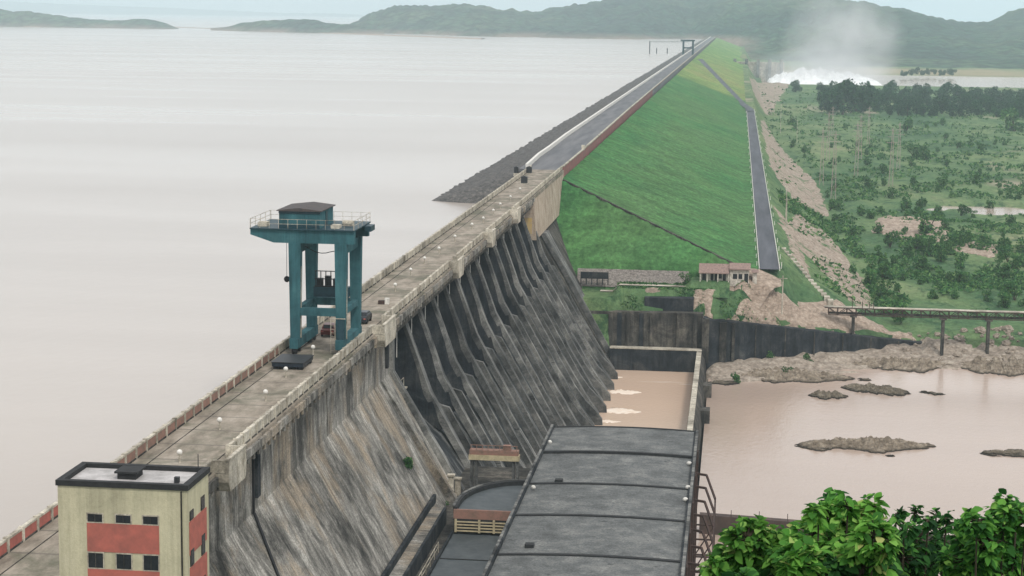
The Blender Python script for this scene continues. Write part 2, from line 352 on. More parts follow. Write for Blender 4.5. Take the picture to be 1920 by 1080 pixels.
# ================================================================== SETTING: ground
def wall_y(x): return 424+2*sstep(-26, -6, x) if x < -6.5 else 426+(x+6.5)*37/54.5
def wall_z(x): return 12.6 if x < -5.5 else (11.8 if x < -3 else max(2.3, 11.8-(x+3)*.193))
def berm(x, Y):
    k = lerp(1, .42, sstep(460, 1400, Y)); u = 12+(x-12)/k if x > 12 else x
    if u < 12: return 21
    if u < 21: return lerp(21, 14, (u-12)/9)
    if u < 39: return lerp(14, 4, (u-21)/18)
    return 4
def ground(x, Y):
    if Y > 2240 and x > 30 and Y < 2830: return 4-6*sstep(2250, 2300, Y)*(1-sstep(2760, 2815, Y))
    pond = 0
    if x < 2 and Y > 446: return 18.6
    if x < -27.5 and Y < 452: return -3 if Y < 428 else 16.0
    n1 = fb(x/14, Y/22); n2 = fb(x/60, Y/110, 3)
    h = berm(x, Y)
    if Y > 2830: return h + n1
    if x < 48:
        t0 = Y-wall_y(x); t = t0-1.9
        if x < -5.5: t -= 2.6
        if t < 0:
            if x < -5.5: return -3
            return min(2.4, 1.55+.13*t0+1.0*fb(x/9, Y/3.0))
        sl_ = lerp(lerp(1.0, 1.55, sstep(0, 3, x)), .42, sstep(10, 17, x)); g = wall_z(x)-.15+min(sl_*t, sl_*5.6)+.33*max(0, t-5.6)
        if x < 0: g = min(g, 17.6)
        h = min(h, g)
    else:
        h = 4 if Y > 460 else lerp(4, .9, sstep(460, 451, Y))
        if Y < 451: h = .9-.12*(451-Y)+.8*fb(x/7, Y/3.5)
        if Y < 430: h = min(h, -1)
    if Y < 459 and x < 48: pass
    flat = 1-sstep(12, 15, x)
    h += (n1*.9*(1-flat)*sstep(0, 25, x-12) + .25*n1*(1-flat)) if Y > 451 else 0
    if x > 45: h += .9*n2
    # pond on the plain
    d = ((x-105)/26)**2+((Y-792)/16)**2+.35*n1
    if d < 1.3: h = min(h, lerp(1.5, 4, sstep(.8, 1.3, d)))
    return h
xs = grow(-60, 130, 1.6, 1.0)+grow(133, 7000, 5, 1.07)
ys = [0, 200, 300, 380]+frange(396, 520, 1.6)+grow(523, 9000, 4, 1.035)
m = OPEN(); m.grid(xs, ys, lambda x, y: (x, y, ground(x, y) if y > 390 else -3)); g_ = m.build('ground', 'plain', smooth=True); setting(g_)
m = OPEN(); m.add([(70, 765, 2.6), (140, 765, 2.6), (140, 822, 2.6), (70, 822, 2.6)], [(0, 1, 2, 3)]); setting(m.build('pond_water', 'river'))

# bare rubble and rock cuts lying on the ground, each its own raised sheet
def sheet(name, mat, poly, lift=.35, step=1.6, amp=.5, zf=None):
    x0 = min(p[0] for p in poly); x1 = max(p[0] for p in poly); y0 = min(p[1] for p in poly); y1 = max(p[1] for p in poly)
    sy = max(step, (y1-y0)/90)
    def inside(x, y):
        c = False; n = len(poly)
        for i in range(n):
            (ax, ay), (bx, by) = poly[i], poly[(i+1) % n]
            if (ay > y) != (by > y) and x < (bx-ax)*(y-ay)/(by-ay)+ax: c = not c
        return c
    def edge(x, y):
        best = 1e9
        for i in range(len(poly)):
            a = Vector(poly[i]); b = Vector(poly[(i+1) % len(poly)]); p = Vector((x, y)); ab = b-a
            t = max(0, min(1, (p-a).dot(ab)/ab.length_squared)); best = min(best, (p-a-ab*t).length)
        return best if inside(x, y) else -best
    def f(x, y):
        e = edge(x, y)+1.6*fb(x/5, y/8, 9); return (x, y, (zf or ground)(x, y)+(lift+amp*(.5+fb(x/2.2, y/3.5, 5)) if e > 0 else -.7)*min(1, abs(e)+.3))
    m = OPEN(); m.grid(frange(x0-2, x1+2, step), frange(y0-2, y1+2, sy), f, lambda x, y: edge(x+step/2, y+sy/2) > -3)
    return setting(m.build(name, mat, smooth=True))
M['palerock'] = rock('pale_bank_rock', (.15, .12, .095), (.34, .285, .23), (.52, .46, .38), .6)
sheet('rubble_bank', 'rubble', [(14, 560), (24, 520), (33, 482), (38, 500), (39, 560), (33, 640), (22, 660)], .3)
sheet('rubble_bank', 'rubble', [(15, 800), (24, 700), (37, 740), (39, 830), (37, 930), (28, 1100), (20, 1330), (15, 1200)], .3)
sheet('rubble_bank', 'rubble', [(13.5, 610), (17, 500), (21, 470), (20, 520), (17, 600)], .25)
sheet('rubble_fan', 'rubbleclean', [(4, 437.5), (12, 441), (24, 450), (38, 460), (46, 464.5), (38, 471), (28, 467), (18, 457), (12, 447), (7, 441.5)], .25, 1.2)
sheet('gravel_patch', 'rubbleclean', [(50, 690), (62, 660), (76, 664), (80, 715), (70, 745), (56, 735)], .35)
sheet('gravel_patch', 'rubbleclean', [(74, 640), (86, 628), (92, 648), (80, 664)], .35)
sheet('rubble_bank', 'rubble', [(14, 1650), (26, 1500), (44, 1900), (60, 2235), (20, 2235), (12, 1900)], .5, 2.2)
sheet('rocky_shore', 'palerock', [(-4.4, 412), (-4.4, 428.5), (8, 436.5), (28, 450), (47, 463), (60, 456), (90, 456), (90, 440), (52, 440), (20, 418)], .25, 1.4, zf=lambda x, y: min(ground(x, y), 3.3))
sheet('dirt_patch', 'rubbleclean', [(-9, 432), (-4, 433), (-4, 436.5), (-8, 437)], .15, .8, .3)
sheet('dirt_patch', 'rubbleclean', [(1, 434.5), (7, 437), (8, 440), (3, 439)], .15, .8, .3)
sheet('dirt_patch', 'rubble', [(-20, 433), (-16, 433.5), (-15, 436), (-21, 436)], .12, .8, .3)

# reservoir shores and hills: terrain with its own distance, ridge and back slope
def hill(name, ridge, base_y, dist, depth, zb, bump=9, nv=44, du=5, seed=0, px0=None, front=.45):
    rx = [r[0] for r in ridge]
    def ip(tab, x):
        for (a, b), (c, d) in zip(tab, tab[1:]):
            if a <= x <= c: return lerp(b, d, (x-a)/(c-a))
        return tab[0][1] if x < tab[0][0] else tab[-1][1]
    us = frange(rx[0], rx[-1], du); vv = [i/nv for i in range(nv+1)]
    def f(u, v):
        yb = ip(base_y, u); Yr = yb+ip(dist, u) if isinstance(dist, list) else yb+dist
        Y = yb+(Yr-yb)/front*v if v < front else Yr+depth*(v-front)/(1-front)
        top = aty(u, ip(ridge, u), Yr); x = top.x*Y/Yr; h = max(0.5, top.z-zb)
        k = sstep(0, front, v)**.8 if v < front else 1-sstep(front, 1, v)
        n1 = fb(x/380, Y/420, seed, 5); n2 = fb(x/38, Y/45, seed, 3)
        k2 = math.sin(math.pi*min(1, v/front)) if v < front else 0
        z = zb-2+(h+2)*k+h*.28*n1*k2+bump*n2*min(1, h/40)*min(1, k*3)
        return (x, Y, z)
    m = OPEN(); m.grid(us, vv, f); return setting(m.build(name, 'hill', smooth=True))
hill('hills', [(560, 44), (610, 48), (650, 47), (672, 40), (690, 28), (715, 19), (745, 13), (790, 14), (830, 10), (880, 9), (915, 15), (950, 20), (1000, 25), (1030, 18), (1060, 13), (1110, 7), (1160, -4), (1250, -16),
              (1380, -22), (1480, -14), (1560, -4), (1620, 5), (1680, 16), (1740, 30), (1790, 42), (1830, 45), (1870, 43), (1960, 30), (2100, 10), (2300, -10)],
     [(560, 4350), (700, 4250), (960, 3700), (1200, 3640), (1300, 3820), (1400, 3500), (1600, 3050), (2300, 2950)], [(560, 300), (700, 700), (960, 1200), (1400, 1900), (2300, 2100)], 1500, 4, seed=1, du=4, nv=64)
hill('hills', [(1780, 52), (1830, 46), (1860, 40), (1890, 27), (1925, 16), (2000, 0), (2100, -20), (2300, 5)], [(1780, 4400), (2300, 4100)], 900, 900, 4, seed=4, du=5)
hill('island', [(-120, 20), (-40, 17), (0, 20), (50, 21), (90, 27), (130, 33), (170, 36), (200, 39), (260, 36), (290, 38), (312, 44), (326, 50), (335, 53)], [(-120, 4900), (335, 4760)], 160, 320, 33, seed=7, du=4, bump=7, nv=30)
hill('island', [(395, 53), (430, 50), (450, 44), (490, 39), (540, 37), (580, 37), (610, 43), (650, 47), (690, 50), (720, 56)], [(395, 4550), (720, 4200)], 140, 300, 33, seed=8, du=4, bump=7, nv=30)
hill('far_shore', [(-200, -2), (0, 2), (60, 5), (160, 9), (260, 13), (360, 17), (520, 24), (640, 26), (720, 30)], [(-200, 19000), (720, 21000)], 1500, 3000, 33, seed=9, du=8, bump=10, nv=16)
# low sand spit joining the islands
m = OPEN(); 
def spit(u, v):
    p = atz(u, lerp(50.5, 66, max(0, (u-300)/400)) if u > 300 else 51, 33); z = 33+math.sin(v*math.pi)*(2.0+1.0*fb(u/20, 0))-.3
    return (p.x, p.y+v*90, z)
m.grid(frange(40, 900, 6), [0, .25, .5, .75, 1], spit); setting(m.build('sand_spit', 'rubbleclean', smooth=True))

# hillside under the viewpoint
m = OPEN()
def hs(x, Y):
    s_ = max(0, Y-2); z = 76.5-.62*s_ if Y > 2 else 76.5; z = z-.0025*max(0, -x-8)**2*0+1.2*fb(x/6, Y/6); return (x, Y, max(z, -2.5))
m.grid(frange(-30, 60, 2), frange(-20, 132, 2), hs); setting(m.build('hillside', 'plain', smooth=True))

# ================================================================== CONCRETE DAM
SL = .573
def face_x(z): return -45.4+(33-z)*SL
dam = thing('concrete_dam', 'long concrete gravity dam with ribbed spillway and pale parapets beside the brown reservoir', 'dam', (-49, 250, 0))
Y0, YA, YB, YC, YE = 45, 243.5, 412, 424, 485
# near solid section
m = MB(); m.prism_y([(-52.6, -4), (-52.6, 40.2), (-45.6, 40.2), (-45.4, 33), (face_x(2), 2), (face_x(2), -4)], Y0, YA)
m.build('downstream_wall', 'conA', dam)
# pilaster strips, drains and joints in the near wall
for yy in (139, 205):
    m = MB(); m.bar((-45.5, yy, 39.8), (-45.38, yy, 33), .07, .1); m.build('joint_strip', 'conwall', dam)
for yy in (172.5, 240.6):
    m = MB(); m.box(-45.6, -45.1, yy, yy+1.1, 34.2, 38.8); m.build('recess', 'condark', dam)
m = MB(); m.bar((-45.2, 171.0, 39.6), (-45.15, 171.0, 33), .22, .2); m.bar((-45.1, 171.0, 33.1), (face_x(26)+.1, 168, 26), .22, .22); m.build('drain_pipe', 'black', dam)
# end wall of the near section carrying down to the toe deck
m = MB(); m.prism_y([(-46.5, 39.9), (-45.0, 39.9), (-44.9, 33.2), (face_x(16)+.9, 16.5), (face_x(16)-.6, 16.5), (-46.5, 32)], YA, YA+1.3); m.build('end_wall', 'conrib', dam)
m = MB(); m.prism_y([(-46.5, 33.9), (-45.2, 33.0), (face_x(16)+.9, 16.8), (face_x(16)-.8, 16.8)], YA-6.2, YA-5.0); m.build('end_wall', 'conA', dam)
# spillway body
m = MB(); m.prism_y([(-52.6, -4), (-52.6, 31.0), (-51.0, 32.0), (-49.2, 31.2), (-47.2, 28.8), (-44.9, 26.2), (face_x(22)-1.1, 22), (face_x(17)-.45, 17), (face_x(12)-.45, 12), (face_x(8)-2.0, 8), (face_x(3)-2.2, 3), (face_x(3)-.4, 1.0), (face_x(3), -4)], YA+1.3, YC)
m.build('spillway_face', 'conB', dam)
# non-overflow end block
m = MB(); m.prism_y([(-52.6, -4), (-52.6, 40.2), (-45.0, 40.2), (-44.9, 31.6), (face_x(8)+.2, 8), (face_x(0)+.4, 0), (face_x(0)+.4, -4)], YC, YE)
m.build('end_block', 'conwall', dam)
m = MB(); m.prism_y([(-50, 40.2), (-44.4, 40.2), (-43.6, 31.2), (-50, 31.2)], YB, YE+.5); m.build('beige_block', 'beige', dam)
m = MB(); m.box(-46.9, -44.6, YB-.12, YB-.004, 32.6, 36.2); m.build('faded_sign', 'yellow', dam)
# sloping buttress on the last edge (pale strip)
m = MB(); m.prism_y([(-44.2, 31.1), (-43.0, 31.1), (face_x(1)+1.5, 1.2), (face_x(1)+.2, 1.2)], YC+2, YC+9); m.build('edge_buttress', 'conrib', dam)
# ribs / piers
rib_y = [YA+1.3+12.0+i*12.05 for i in range(14)]
for i, yy in enumerate(rib_y):
    t = .75 if i else 1.0; lo = 25.6
    m = MB(); m.prism_y([(-52.3, 39.3), (-46.1, 39.3), (lerp(-46.1, face_x(28)+.5, .5), 33.6), (face_x(28)+.5, 28), (face_x(lo)+.1, lo), (face_x(lo-3)-.8, lo-3), (-51.5, 28)], yy-t, yy+t); m.build('pier', 'condark', dam)  # near-black pier colour holds painted shade of the bays along with dark moss
    m = MB(); lo = 28.0; e_ = [(-46.0, 39.2), (lerp(-46, face_x(28)+.65, .35), 35.28), (lerp(-46, face_x(28)+.65, .7), 31.36), (face_x(lo)+.65, lo), (face_x(8)+.55, 8), (face_x(5)+1.0, 5), (face_x(3)+1.9, 3), (face_x(3)+3.3, 1.3), (face_x(3)+3.6, -2)]
    th = [.4, .4, .5, .9, .9, 2.2, 4.4, 6, 6]
    m.prism_y(e_+[(a-b, c) for (a, c), b in reversed(list(zip(e_, th)))], yy-t*.62, yy+t*.62) if False else None
    n_ = len(e_); vs = []
    for sy in (-1, 1):
        for k, (a, c) in enumerate(e_): vs.append((a, yy+sy*(t+.03 if k < 4 else .5), c))
        for k, (a, c) in enumerate(e_): vs.append((a-th[k], yy+sy*(t+.03 if k < 4 else .5), c-.3))
    fs = []
    for k in range(n_-1):
        fs += [(k, k+1, 2*n_+k+1, 2*n_+k), (n_+k, 3*n_+k, 3*n_+k+1, n_+k+1), (k, n_+k, n_+k+1, k+1), (2*n_+k, 2*n_+k+1, 3*n_+k+1, 3*n_+k)]
    m.add(vs, fs+[(0, 2*n_, 3*n_, n_), (n_-1, 2*n_-1, 4*n_-1, 3*n_-1)]); m.build('spillway_rib', 'conrib', dam)
    # lower splitter between ribs, only at the toe
    m = MB(); y2 = yy+6.0
    if y2 < YC-2:
        m.prism_y([(face_x(13.5)+.3, 13.5), (face_x(5)+.6, 5), (face_x(3)+1.2, 2.6), (face_x(3)+2.2, 1.2), (face_x(3)+2.4, -2), (face_x(3)-2, -2), (face_x(14)-2.5, 13)], y2-.9, y2+.9)
        m.prism_y([(face_x(25)-1.2, 25), (face_x(24.5)+.4, 24.5), (face_x(13.6)+.35, 13.6), (face_x(14)-1.7, 13.6)], y2-.4, y2+.4)
        m.build('toe_splitter', 'conrib', dam)
# gates with frames between the piers
ey = [YA+1.3]+rib_y+[YC]
for a, b in zip(ey, ey[1:]):
    c = (a+b)/2; m = MB(); m.box(-50.6, -50.2, a+.8, b-.8, 33.8, 39.2)
    for k in range(4): m.box(-50.2, -49.9, a+.9, b-.9, 34.6+k*1.2, 34.85+k*1.2)
    gt = m.build('spillway_gate', 'steel', dam)
    m = MB(); m.tube([(-46.6, c-2.3, 39.3), (-46.6, c-2.3, 31.2)], .08, 6); m.build('gate_pipe', 'white', gt); m = MB(); m.tube([(-46.1, c+1.9, 39.3), (-46.1, c+1.9, 33.5)], .07, 6); m.build('gate_pipe', 'white', gt)
# beams below the deck edge
m = MB(); m.box(-47.0, -44.95, YA+1.3, YB, 38.1, 39.35); m.build('deck_beam', 'conwall', dam)
m = MB(); m.box(-46.0, -45.1, YA+1.5, rib_y[0]-.8, 28.6, 28.8); m.bar((-45.6, YA+2, 28.8), (-45.6, YA+2, 30.1), .08); m.bar((-45.6, rib_y[0]-1.2, 28.8), (-45.6, rib_y[0]-1.2, 30.1), .08)
m.bar((-45.6, YA+2, 30.1), (-45.6, rib_y[0]-1.2, 30.1), .07); m.build('service_platform', 'conlight', dam)
# roadway slab and kerbs
m = MB(); m.box(XU-.25, XD+.25, Y0, YE, 40.2, 41.0); m.build('deck', 'slab', dam)
# parapets: panels between posts with a top rail
def parapet(x, ya, yb, panel, step, side, z=41.0, name='parapet'):
    m = MB(); y = ya
    m.cur = 0; m.box(x-.16, x+.16, ya, yb, z+.95, z+1.13)
    while y < yb-.2:
        m.cur = 0; m.box(x-.20, x+.20, y-.17, y+.17, z+.004, z+1.2)
        e = min(y+step, yb); m.cur = 1; m.box(x-.11, x+.11, y+.2, e-.2, z+.14, z+.93)
        m.cur = 2; m.box(x-.19, x+.19, y+.2, e-.2, z+.004, z+.14); y += step
    return m.build(name, ['conlight', panel, 'conwall'], dam)
parapet(XU+.2, Y0, 150, 'red', 3.0, -1); parapet(XU+.2, 150, 212, 'redrust', 3.0, -1); parapet(XU+.2, 212, YE, 'conlight', 3.0, -1)
# downstream parapet with projecting bays
bays = [(155, 161), (228, 236), (291, 297), (332, 337), (372, 377)]
y = Y0
segs = []
for a, b in bays: segs.append((y, a)); y = b
segs.append((y, YE))
for a, b in segs: parapet(XD-.2, a, b, 'conlight', 2.4, 1)
for a, b in bays:
    m = MB(); m.cur = 0; X = XD+.27
    m.prism_x([(a, 40.95), (b, 40.95), (b, 40.2), (b-.5, 39.3), (a+.5, 39.3), (a, 40.2)], X, X+1.2)
    m.box(X+.95, X+1.17, a+.02, b-.02, 40.96, 42.15); m.box(XD-.4, X+.95, a+.02, a+.28, 41.004, 42.15); m.box(XD-.4, X+.95, b-.28, b-.02, 41.004, 42.15)
    m.box(X+.9, X+1.24, a-.1, b+.1, 42.152, 42.3)
    m.build('balcony', 'conlight', dam)
# ledge under the downstream edge
m = MB(); m.box(XD+.252, XD+.55, Y0, YB, 39.9, 40.7)
for k in range(int((YB-Y0)/2.0)): m.box(XD+.26, XD+.50, Y0+k*2.0+.3, Y0+k*2.0+.8, 39.35, 39.9)
m.build('corbel_ledge', 'conA', dam)
# rails for the crane
for x in (-51.2, -45.5):
    m = MB(); m.box(x-.035, x+.035, 120, 400, 41.004, 41.05); m.build('crane_rail', 'conwall', dam)
# toe deck, gutter and kerb walls
m = MB(); m.box(-38.0, -25.4, 150, YA+14, 14, 17.2); m.build('toe_deck', 'conwall', dam)
m = MB(); m.box(-37.5, -37.1, 150, 232, 17.2, 19.6); m.build('gutter_wall', 'condark', dam)
m = MB(); m.box(-37.1, -35.3, 150, 229, 17.2, 18.7); m.build('walkway', 'conA', dam)
m = MB(); m.box(-35.3, -34.95, 150, 227, 17.2, 19.3); m.build('gutter_wall', 'condark', dam)
for x, yy, h in ((-36.3, 239.5, 3.0), (-35.6, 241.0, 2.2)):
    m = MB(); m.box(x-.35, x+.35, yy-.35, yy+.35, 17.2, 17.2+h); m.box(x-.5, x+.5, yy-.5, yy+.5, 17.2+h, 17.4+h); m.build('marker_pillar', 'conlight', dam)

# marker posts down the middle of the crest
pm = None; posts = [(337, 862), (412, 800), (498, 746), (536, 702), (587, 660), (741, 540), (770, 511), (796, 489), (823, 470), (853, 447), (885, 424), (906, 412), (925, 397), (938, 385), (957, 371), (975, 356)]
for i, (px, py) in enumerate(posts):
    p = atz(px, py+6, 41)
    if pm is None:
        pm = thing('marker_post', '', 'post', p, 'white topped marker posts down the dam road')
        m = MB(); m.tube([p, p+Vector((0, 0, .75))], .09, 8); m.build('stem', 'conlight', pm)
        m = MB(); m.blob(p+Vector((0, 0, .98)), (.26, .26, .26), 1, 12, 8, 0); m.build('cap', 'white', pm, True); o = pm
    else: o = copy_tree(pm); o.location = p
    o['label'] = ['white ball topped post on the dam road nearest the cream tower', 'white ball topped post on the dam road, second from the cream tower', 'white ball topped post on the dam road halfway between tower and crane',
                  'white ball topped post in front of the dark steel platform', 'white ball topped post between the legs of the teal crane'][i] if i < 5 else '%s white ball topped post on the dam road counting away from the teal crane' % ['first', 'second', 'third', 'fourth', 'fifth', 'sixth', 'seventh', 'eighth', 'ninth', 'tenth', 'eleventh'][i-5]

# dark platform lying in front of the crane
p0 = atz(515, 690, 41)
t = thing('steel_platform', 'low dark steel platform lying on the dam road in front of the crane', 'platform', (-49.0, 205.5, 41))
m = MB(); m.box(-51.3, -47.7, 202.8, 207.8, 41.35, 41.8); m.build('platform_box', 'navy', t)
m = MB(); m.box(-51.4, -47.6, 202.7, 207.9, 41.8, 41.88); m.build('top_plate', 'steel', t)
for x in (-50.9, -48.1):
    for y in (203.3, 207.3):
        m = MB(); m.box(x-.3, x+.3, y-.3, y+.3, 41.02, 41.35); m.build('foot', 'black', t)

# ================================================================== GANTRY CRANE
CX0, CX1, CY0, CY1 = -51.0, -45.5, 213.2, 221.6
cr_ = thing('gantry_crane', 'tall teal gantry crane with rooftop winch house straddling the dam road', 'crane', (-48.2, 217, 41))
for x in (CX0, CX1):
    for y in (CY0, CY1):
        m = MB(); w0, w1 = .55, .72; dx = .45 if x == CX1 else .0
        s_ = [(x-w0+dx*0, y-.5), (x+w0, y-.5), (x+w0, y+.5), (x-w0, y+.5)]; tp = [(x-w1, y-.55), (x+w1, y-.55), (x+w1, y+.55), (x-w1, y+.55)]
        m.add([(a, b, 42.4) for a, b in s_]+[(a, b, 54.2) for a, b in tp], [(0, 3, 2, 1), (4, 5, 6, 7), (0, 1, 5, 4), (1, 2, 6, 5), (2, 3, 7, 6), (3, 0, 4, 7)])
        for k in range(5): m.box(x-.80, x+.80, y-.62, y+.62, 43.6+k*2.3, 43.7+k*2.3) if False else None
        m.build('leg', 'teal', cr_)
    m = MB(); m.box(x-.5, x+.5, CY0-1.2, CY1+1.2, 41.75, 42.9); m.build('sill_beam', 'teal', cr_)
    for y in (CY0-.7, CY0+1.2, CY1-1.2, CY1+.7):
        m = MB(); m.tube([(x-.28, y, 41.45), (x+.28, y, 41.45)], .38, 14); m.build('wheel', 'black', cr_)
for y in (CY0, CY1):
    m = MB(); yy = y
    m.add([(-56.3, yy-.45, 55.1), (-43.9, yy-.45, 54.2), (-43.9, yy+.45, 54.2), (-56.3, yy+.45, 55.1), (-56.3, yy-.45, 55.75), (-43.9, yy-.45, 55.75), (-43.9, yy+.45, 55.75), (-56.3, yy+.45, 55.75),
           (-53.5, yy-.45, 54.2), (-53.5, yy+.45, 54.2)],
          [(0, 8, 1, 5, 4), (3, 7, 6, 2, 9), (4, 5, 6, 7), (0, 3, 9, 8), (8, 9, 2, 1), (1, 2, 6, 5), (0, 4, 7, 3)])
    m.build('main_girder', 'teal', cr_)
    m = MB(); m.box(CX0+.55, CX1-.55, y-.35, y+.35, 45.6, 46.5); m.build('portal_beam', 'teal', cr_)
for x in (CX0, CX1):
    m = MB(); m.box(x-.4, x+.4, CY0+.5, CY1-.5, 52.9, 54.1); m.build('end_beam', 'teal', cr_)
    m = MB(); m.box(x-.35, x+.35, CY0+.5, CY1-.5, 45.7, 46.4); m.build('end_beam', 'teal', cr_)
m = MB(); m.box(CX0+.6, CX1-.6, CY1-1.6, CY1-.2, 46.8, 48.0)
m.build('lower_platform', 'tealdark', cr_)
m = MB(); m.box(CX0+.7, CX1-.7, CY1-1.5, CY1-1.3, 48.0, 48.15)
for k in range(7): m.box(CX0+.8+k*.62, CX0+.9+k*.62, CY1-1.5, CY1-1.4, 48.15, 49.9)
m.box(CX0+.7, CX1-.7, CY1-1.5, CY1-1.4, 49.9, 50.0); m.box(CX0+.7, CX1-.7, CY1-1.52, CY1-1.42, 48.95, 49.05)
for k in range(4): m.box(CX0+.9+k*1.0, CX0+1.6+k*1.0, CY1-1.2, CY1-.5, 48.0, 49.0+.3*(k % 2))
m.build('machinery_cage', 'steel', cr_)
m = MB(); m.box(-56.3, -43.8, CY0-.75, CY1+.75, 55.77, 55.9); m.build('deck_plate', 'tealdark', cr_)
for yy in (CY0-.7, CY1+.7):
    m = MB()
    for z in (56.45, 57.0): m.bar((-56.2, yy, z), (-43.9, yy, z), .035)
    for k in range(12): m.bar((-56.2+k*1.118, yy, 55.9), (-56.2+k*1.118, yy, 57.0), .04)
    m.build('railing', 'conlight', cr_)
for xx in (-56.25, -43.85):
    m = MB()
    for z in (56.45, 57.0): m.bar((xx, CY0-.7, z), (xx, CY1+.7, z), .05)
    for k in range(5): m.bar((xx, CY0-.7+k*2.4, 55.9), (xx, CY0-.7+k*2.4, 57.0), .05)
    m.build('railing', 'conlight', cr_)
HX0, HX1, HY0, HY1 = -53.0, -48.1, CY0+.2, CY1-1.0
m = MB(); m.box(HX0, HX1, HY0, HY1, 55.9, 57.9); hut = m.build('winch_house', 'teal', cr_)
m = MB(); cy = (HY0+HY1)/2; m.prism_y([(HX0-.25, 57.9), (HX0-.25, 58.0), ((HX0+HX1)/2, 58.3), (HX1+.25, 58.0), (HX1+.25, 57.9)], HY0-.3, HY1+.3); m.build('roof', 'roofdark', hut)
m = MB(); m.box(HX0+.02, HX1-.02, HY0-.06, HY0-.005, 56.0, 56.3); m.box(HX0-.04, HX1+.04, HY0-.08, HY0-.01, 57.6, 57.85); m.build('trim', 'tealdark', hut)
m = MB(); m.box(HX1+.005, HX1+.06, cy-.6, cy+.3, 55.95, 57.6); m.build('door', 'tealdark', hut)
m = MB(); m.box(-55.8, -54.7, CY0+1, CY0+2.4, 55.9, 56.4); m.build('deck_locker', 'conlight', cr_); m = MB(); m.box(-46.9, -45.9, CY0+.6, CY0+2, 55.9, 56.3); m.cur = 0; m.build('deck_locker', 'conlight', cr_)
m = MB(); m.tube([(-46, CY0+3.2, 56.3), (-44.8, CY0+3.2, 56.3)], .35, 10); m.build('winch_drum', 'conlight', cr_)
m = MB(); m.box(-43.78, -43.0, CY0+5.2, CY0+7.6, 55.1, 55.75); m.build('end_walkway', 'tealdark', cr_)
m = MB(); m.tube([(-52.3, CY0+1, 55.0), (-52.3, CY0+1, 50.0)], .03, 5); cb = m.build('hoist_cable', 'steel', cr_)
m = MB(); m.blob((-52.3, CY0+1, 49.7), (.36, .3, .38), 3, 12, 8, .08); m.build('hook_block', 'black', cb, True)
m = MB(); m.tube([(-50.0+k*.5, CY0+.7, 53.9-.95*math.sin(min(1, (k+.5)/7)*math.pi*.75)) for k in range(8)], .05, 5); m.build('power_cable', 'black', cr_)
# ladder and cab on the downstream leg
m = MB()
for dx in (-.25, .25): m.bar((CX1-.9+dx, CY0-.62, 41.3), (CX1-.9+dx, CY0-.62, 45.4), .07)
m.bar((CX1-1.2, CY0-.62, 45.4), (CX1+.6, CY0-.62, 45.4), .09)
for k in range(9): m.bar((CX1-1.15, CY0-.62, 41.6+k*.42), (CX1-.65, CY0-.62, 41.6+k*.42), .05)
m.build('ladder', 'conlight', cr_)
m = MB(); m.box(CX1-.35, CX1+.45, CY0-.80, CY0-.51, 42.9, 45.2); m.build('control_cabinet', 'tealdark', cr_)
m = MB(); m.box(CX0+.56, CX0+.68, CY0-.05, CY0+.15, 42.9, 54); m.build('conduit', 'conlight', cr_)
m = MB(); m.box(CX1+.56, CX1+.66, CY0-.05, CY0+.15, 42.9, 54); m.build('conduit', 'conlight', cr_)

# ------------------------------------------------------------------ vehicles and small things on the crest
def car(loc, rz, col, label, name='parked_car'):
    t = thing(name, label, 'car', (0, 0, 0))
    n = 7; L = 4.0; W = .82
    prof = [(-2, .35), (-2, .8), (-1.85, .95), (-1.15, 1.0), (-.75, 1.42), (.85, 1.45), (1.45, 1.02), (1.95, .9), (2.02, .6), (2.0, .35)]
    m = MB(); k = len(prof); vs = []
    for sx in (-1, 1):
        for y, z in prof: vs.append((sx*(W if z < 1.05 else W*.82), y, z))
    fs = [tuple(range(k)), tuple(range(2*k-1, k-1, -1))]+[(i, i+k, (i+1) % k+k, (i+1) % k) for i in range(k)]
    m.add(vs, fs); b = m.build('body', col, t)
    for sx in (-1, 1):
        m = MB(); x = sx*.765; m.add([(x*1.02, -.68, 1.06), (x*1.02, .82, 1.06), (x*.93, .72, 1.38), (x*.93, -.62, 1.38)], [(0, 1, 2, 3)])
        m.add([(x*.98, -.68, 1.06), (x*.98, .82, 1.06), (x*.89, .72, 1.38), (x*.89, -.62, 1.38)], [(0, 1, 2, 3)]); m.build('side_window', 'glass', t)
        for y in (-1.25, 1.25):
            m = MB(); m.tube([(sx*.62, y, .32), (sx*.86, y, .32)], .32, 14); m.build('wheel', 'black', t)
    m = MB(); m.add([(-.64, -1.14, 1.03), (.64, -1.14, 1.03), (.58, -.80, 1.39), (-.58, -.80, 1.39)], [(0, 1, 2, 3)]); m.build('rear_window', 'glass', t)
    m = MB(); m.add([(-.64, 1.44, 1.06), (.64, 1.44, 1.06), (.58, .9, 1.43), (-.58, .9, 1.43)], [(0, 1, 2, 3)]); m.build('windscreen', 'glass', t)
    for sx in (-.6, .6):
        m = MB(); m.box(sx-.14, sx+.14, -2.03, -1.97, .66, .8); m.build('tail_light', 'red', t)
    t.location = loc; t.rotation_euler = (0, 0, rz); return t
M['maroon'] = simple('maroon_car_paint', (.12, .025, .02), .1, 2, .35)
M['darkcar'] = simple('charcoal_car_paint', (.03, .033, .04), .1, 2, .35)
p = atz(618, 628, 41); car((p.x, p.y, 41.01), 0.06, 'maroon', 'dark red car seen between the legs of the teal crane')
p = atz(682, 604, 41); car((p.x-.1, p.y, 41.01), 0.0, 'darkcar', 'charcoal car just past the right leg of the teal crane')
t = thing('utility_box', 'small brown box with a white lid on the dam road beyond the crane', 'box', atz(717, 570, 41))
q = t.location; m = MB(); m.box(q.x-.55, q.x+.35, q.y-.4, q.y+.4, 41.01, 41.5); m.build('box_body', 'rust', t); m = MB(); m.box(q.x+.38, q.x+.95, q.y-.3, q.y+.3, 41.01, 41.85); m.build('white_case', 'white', t)
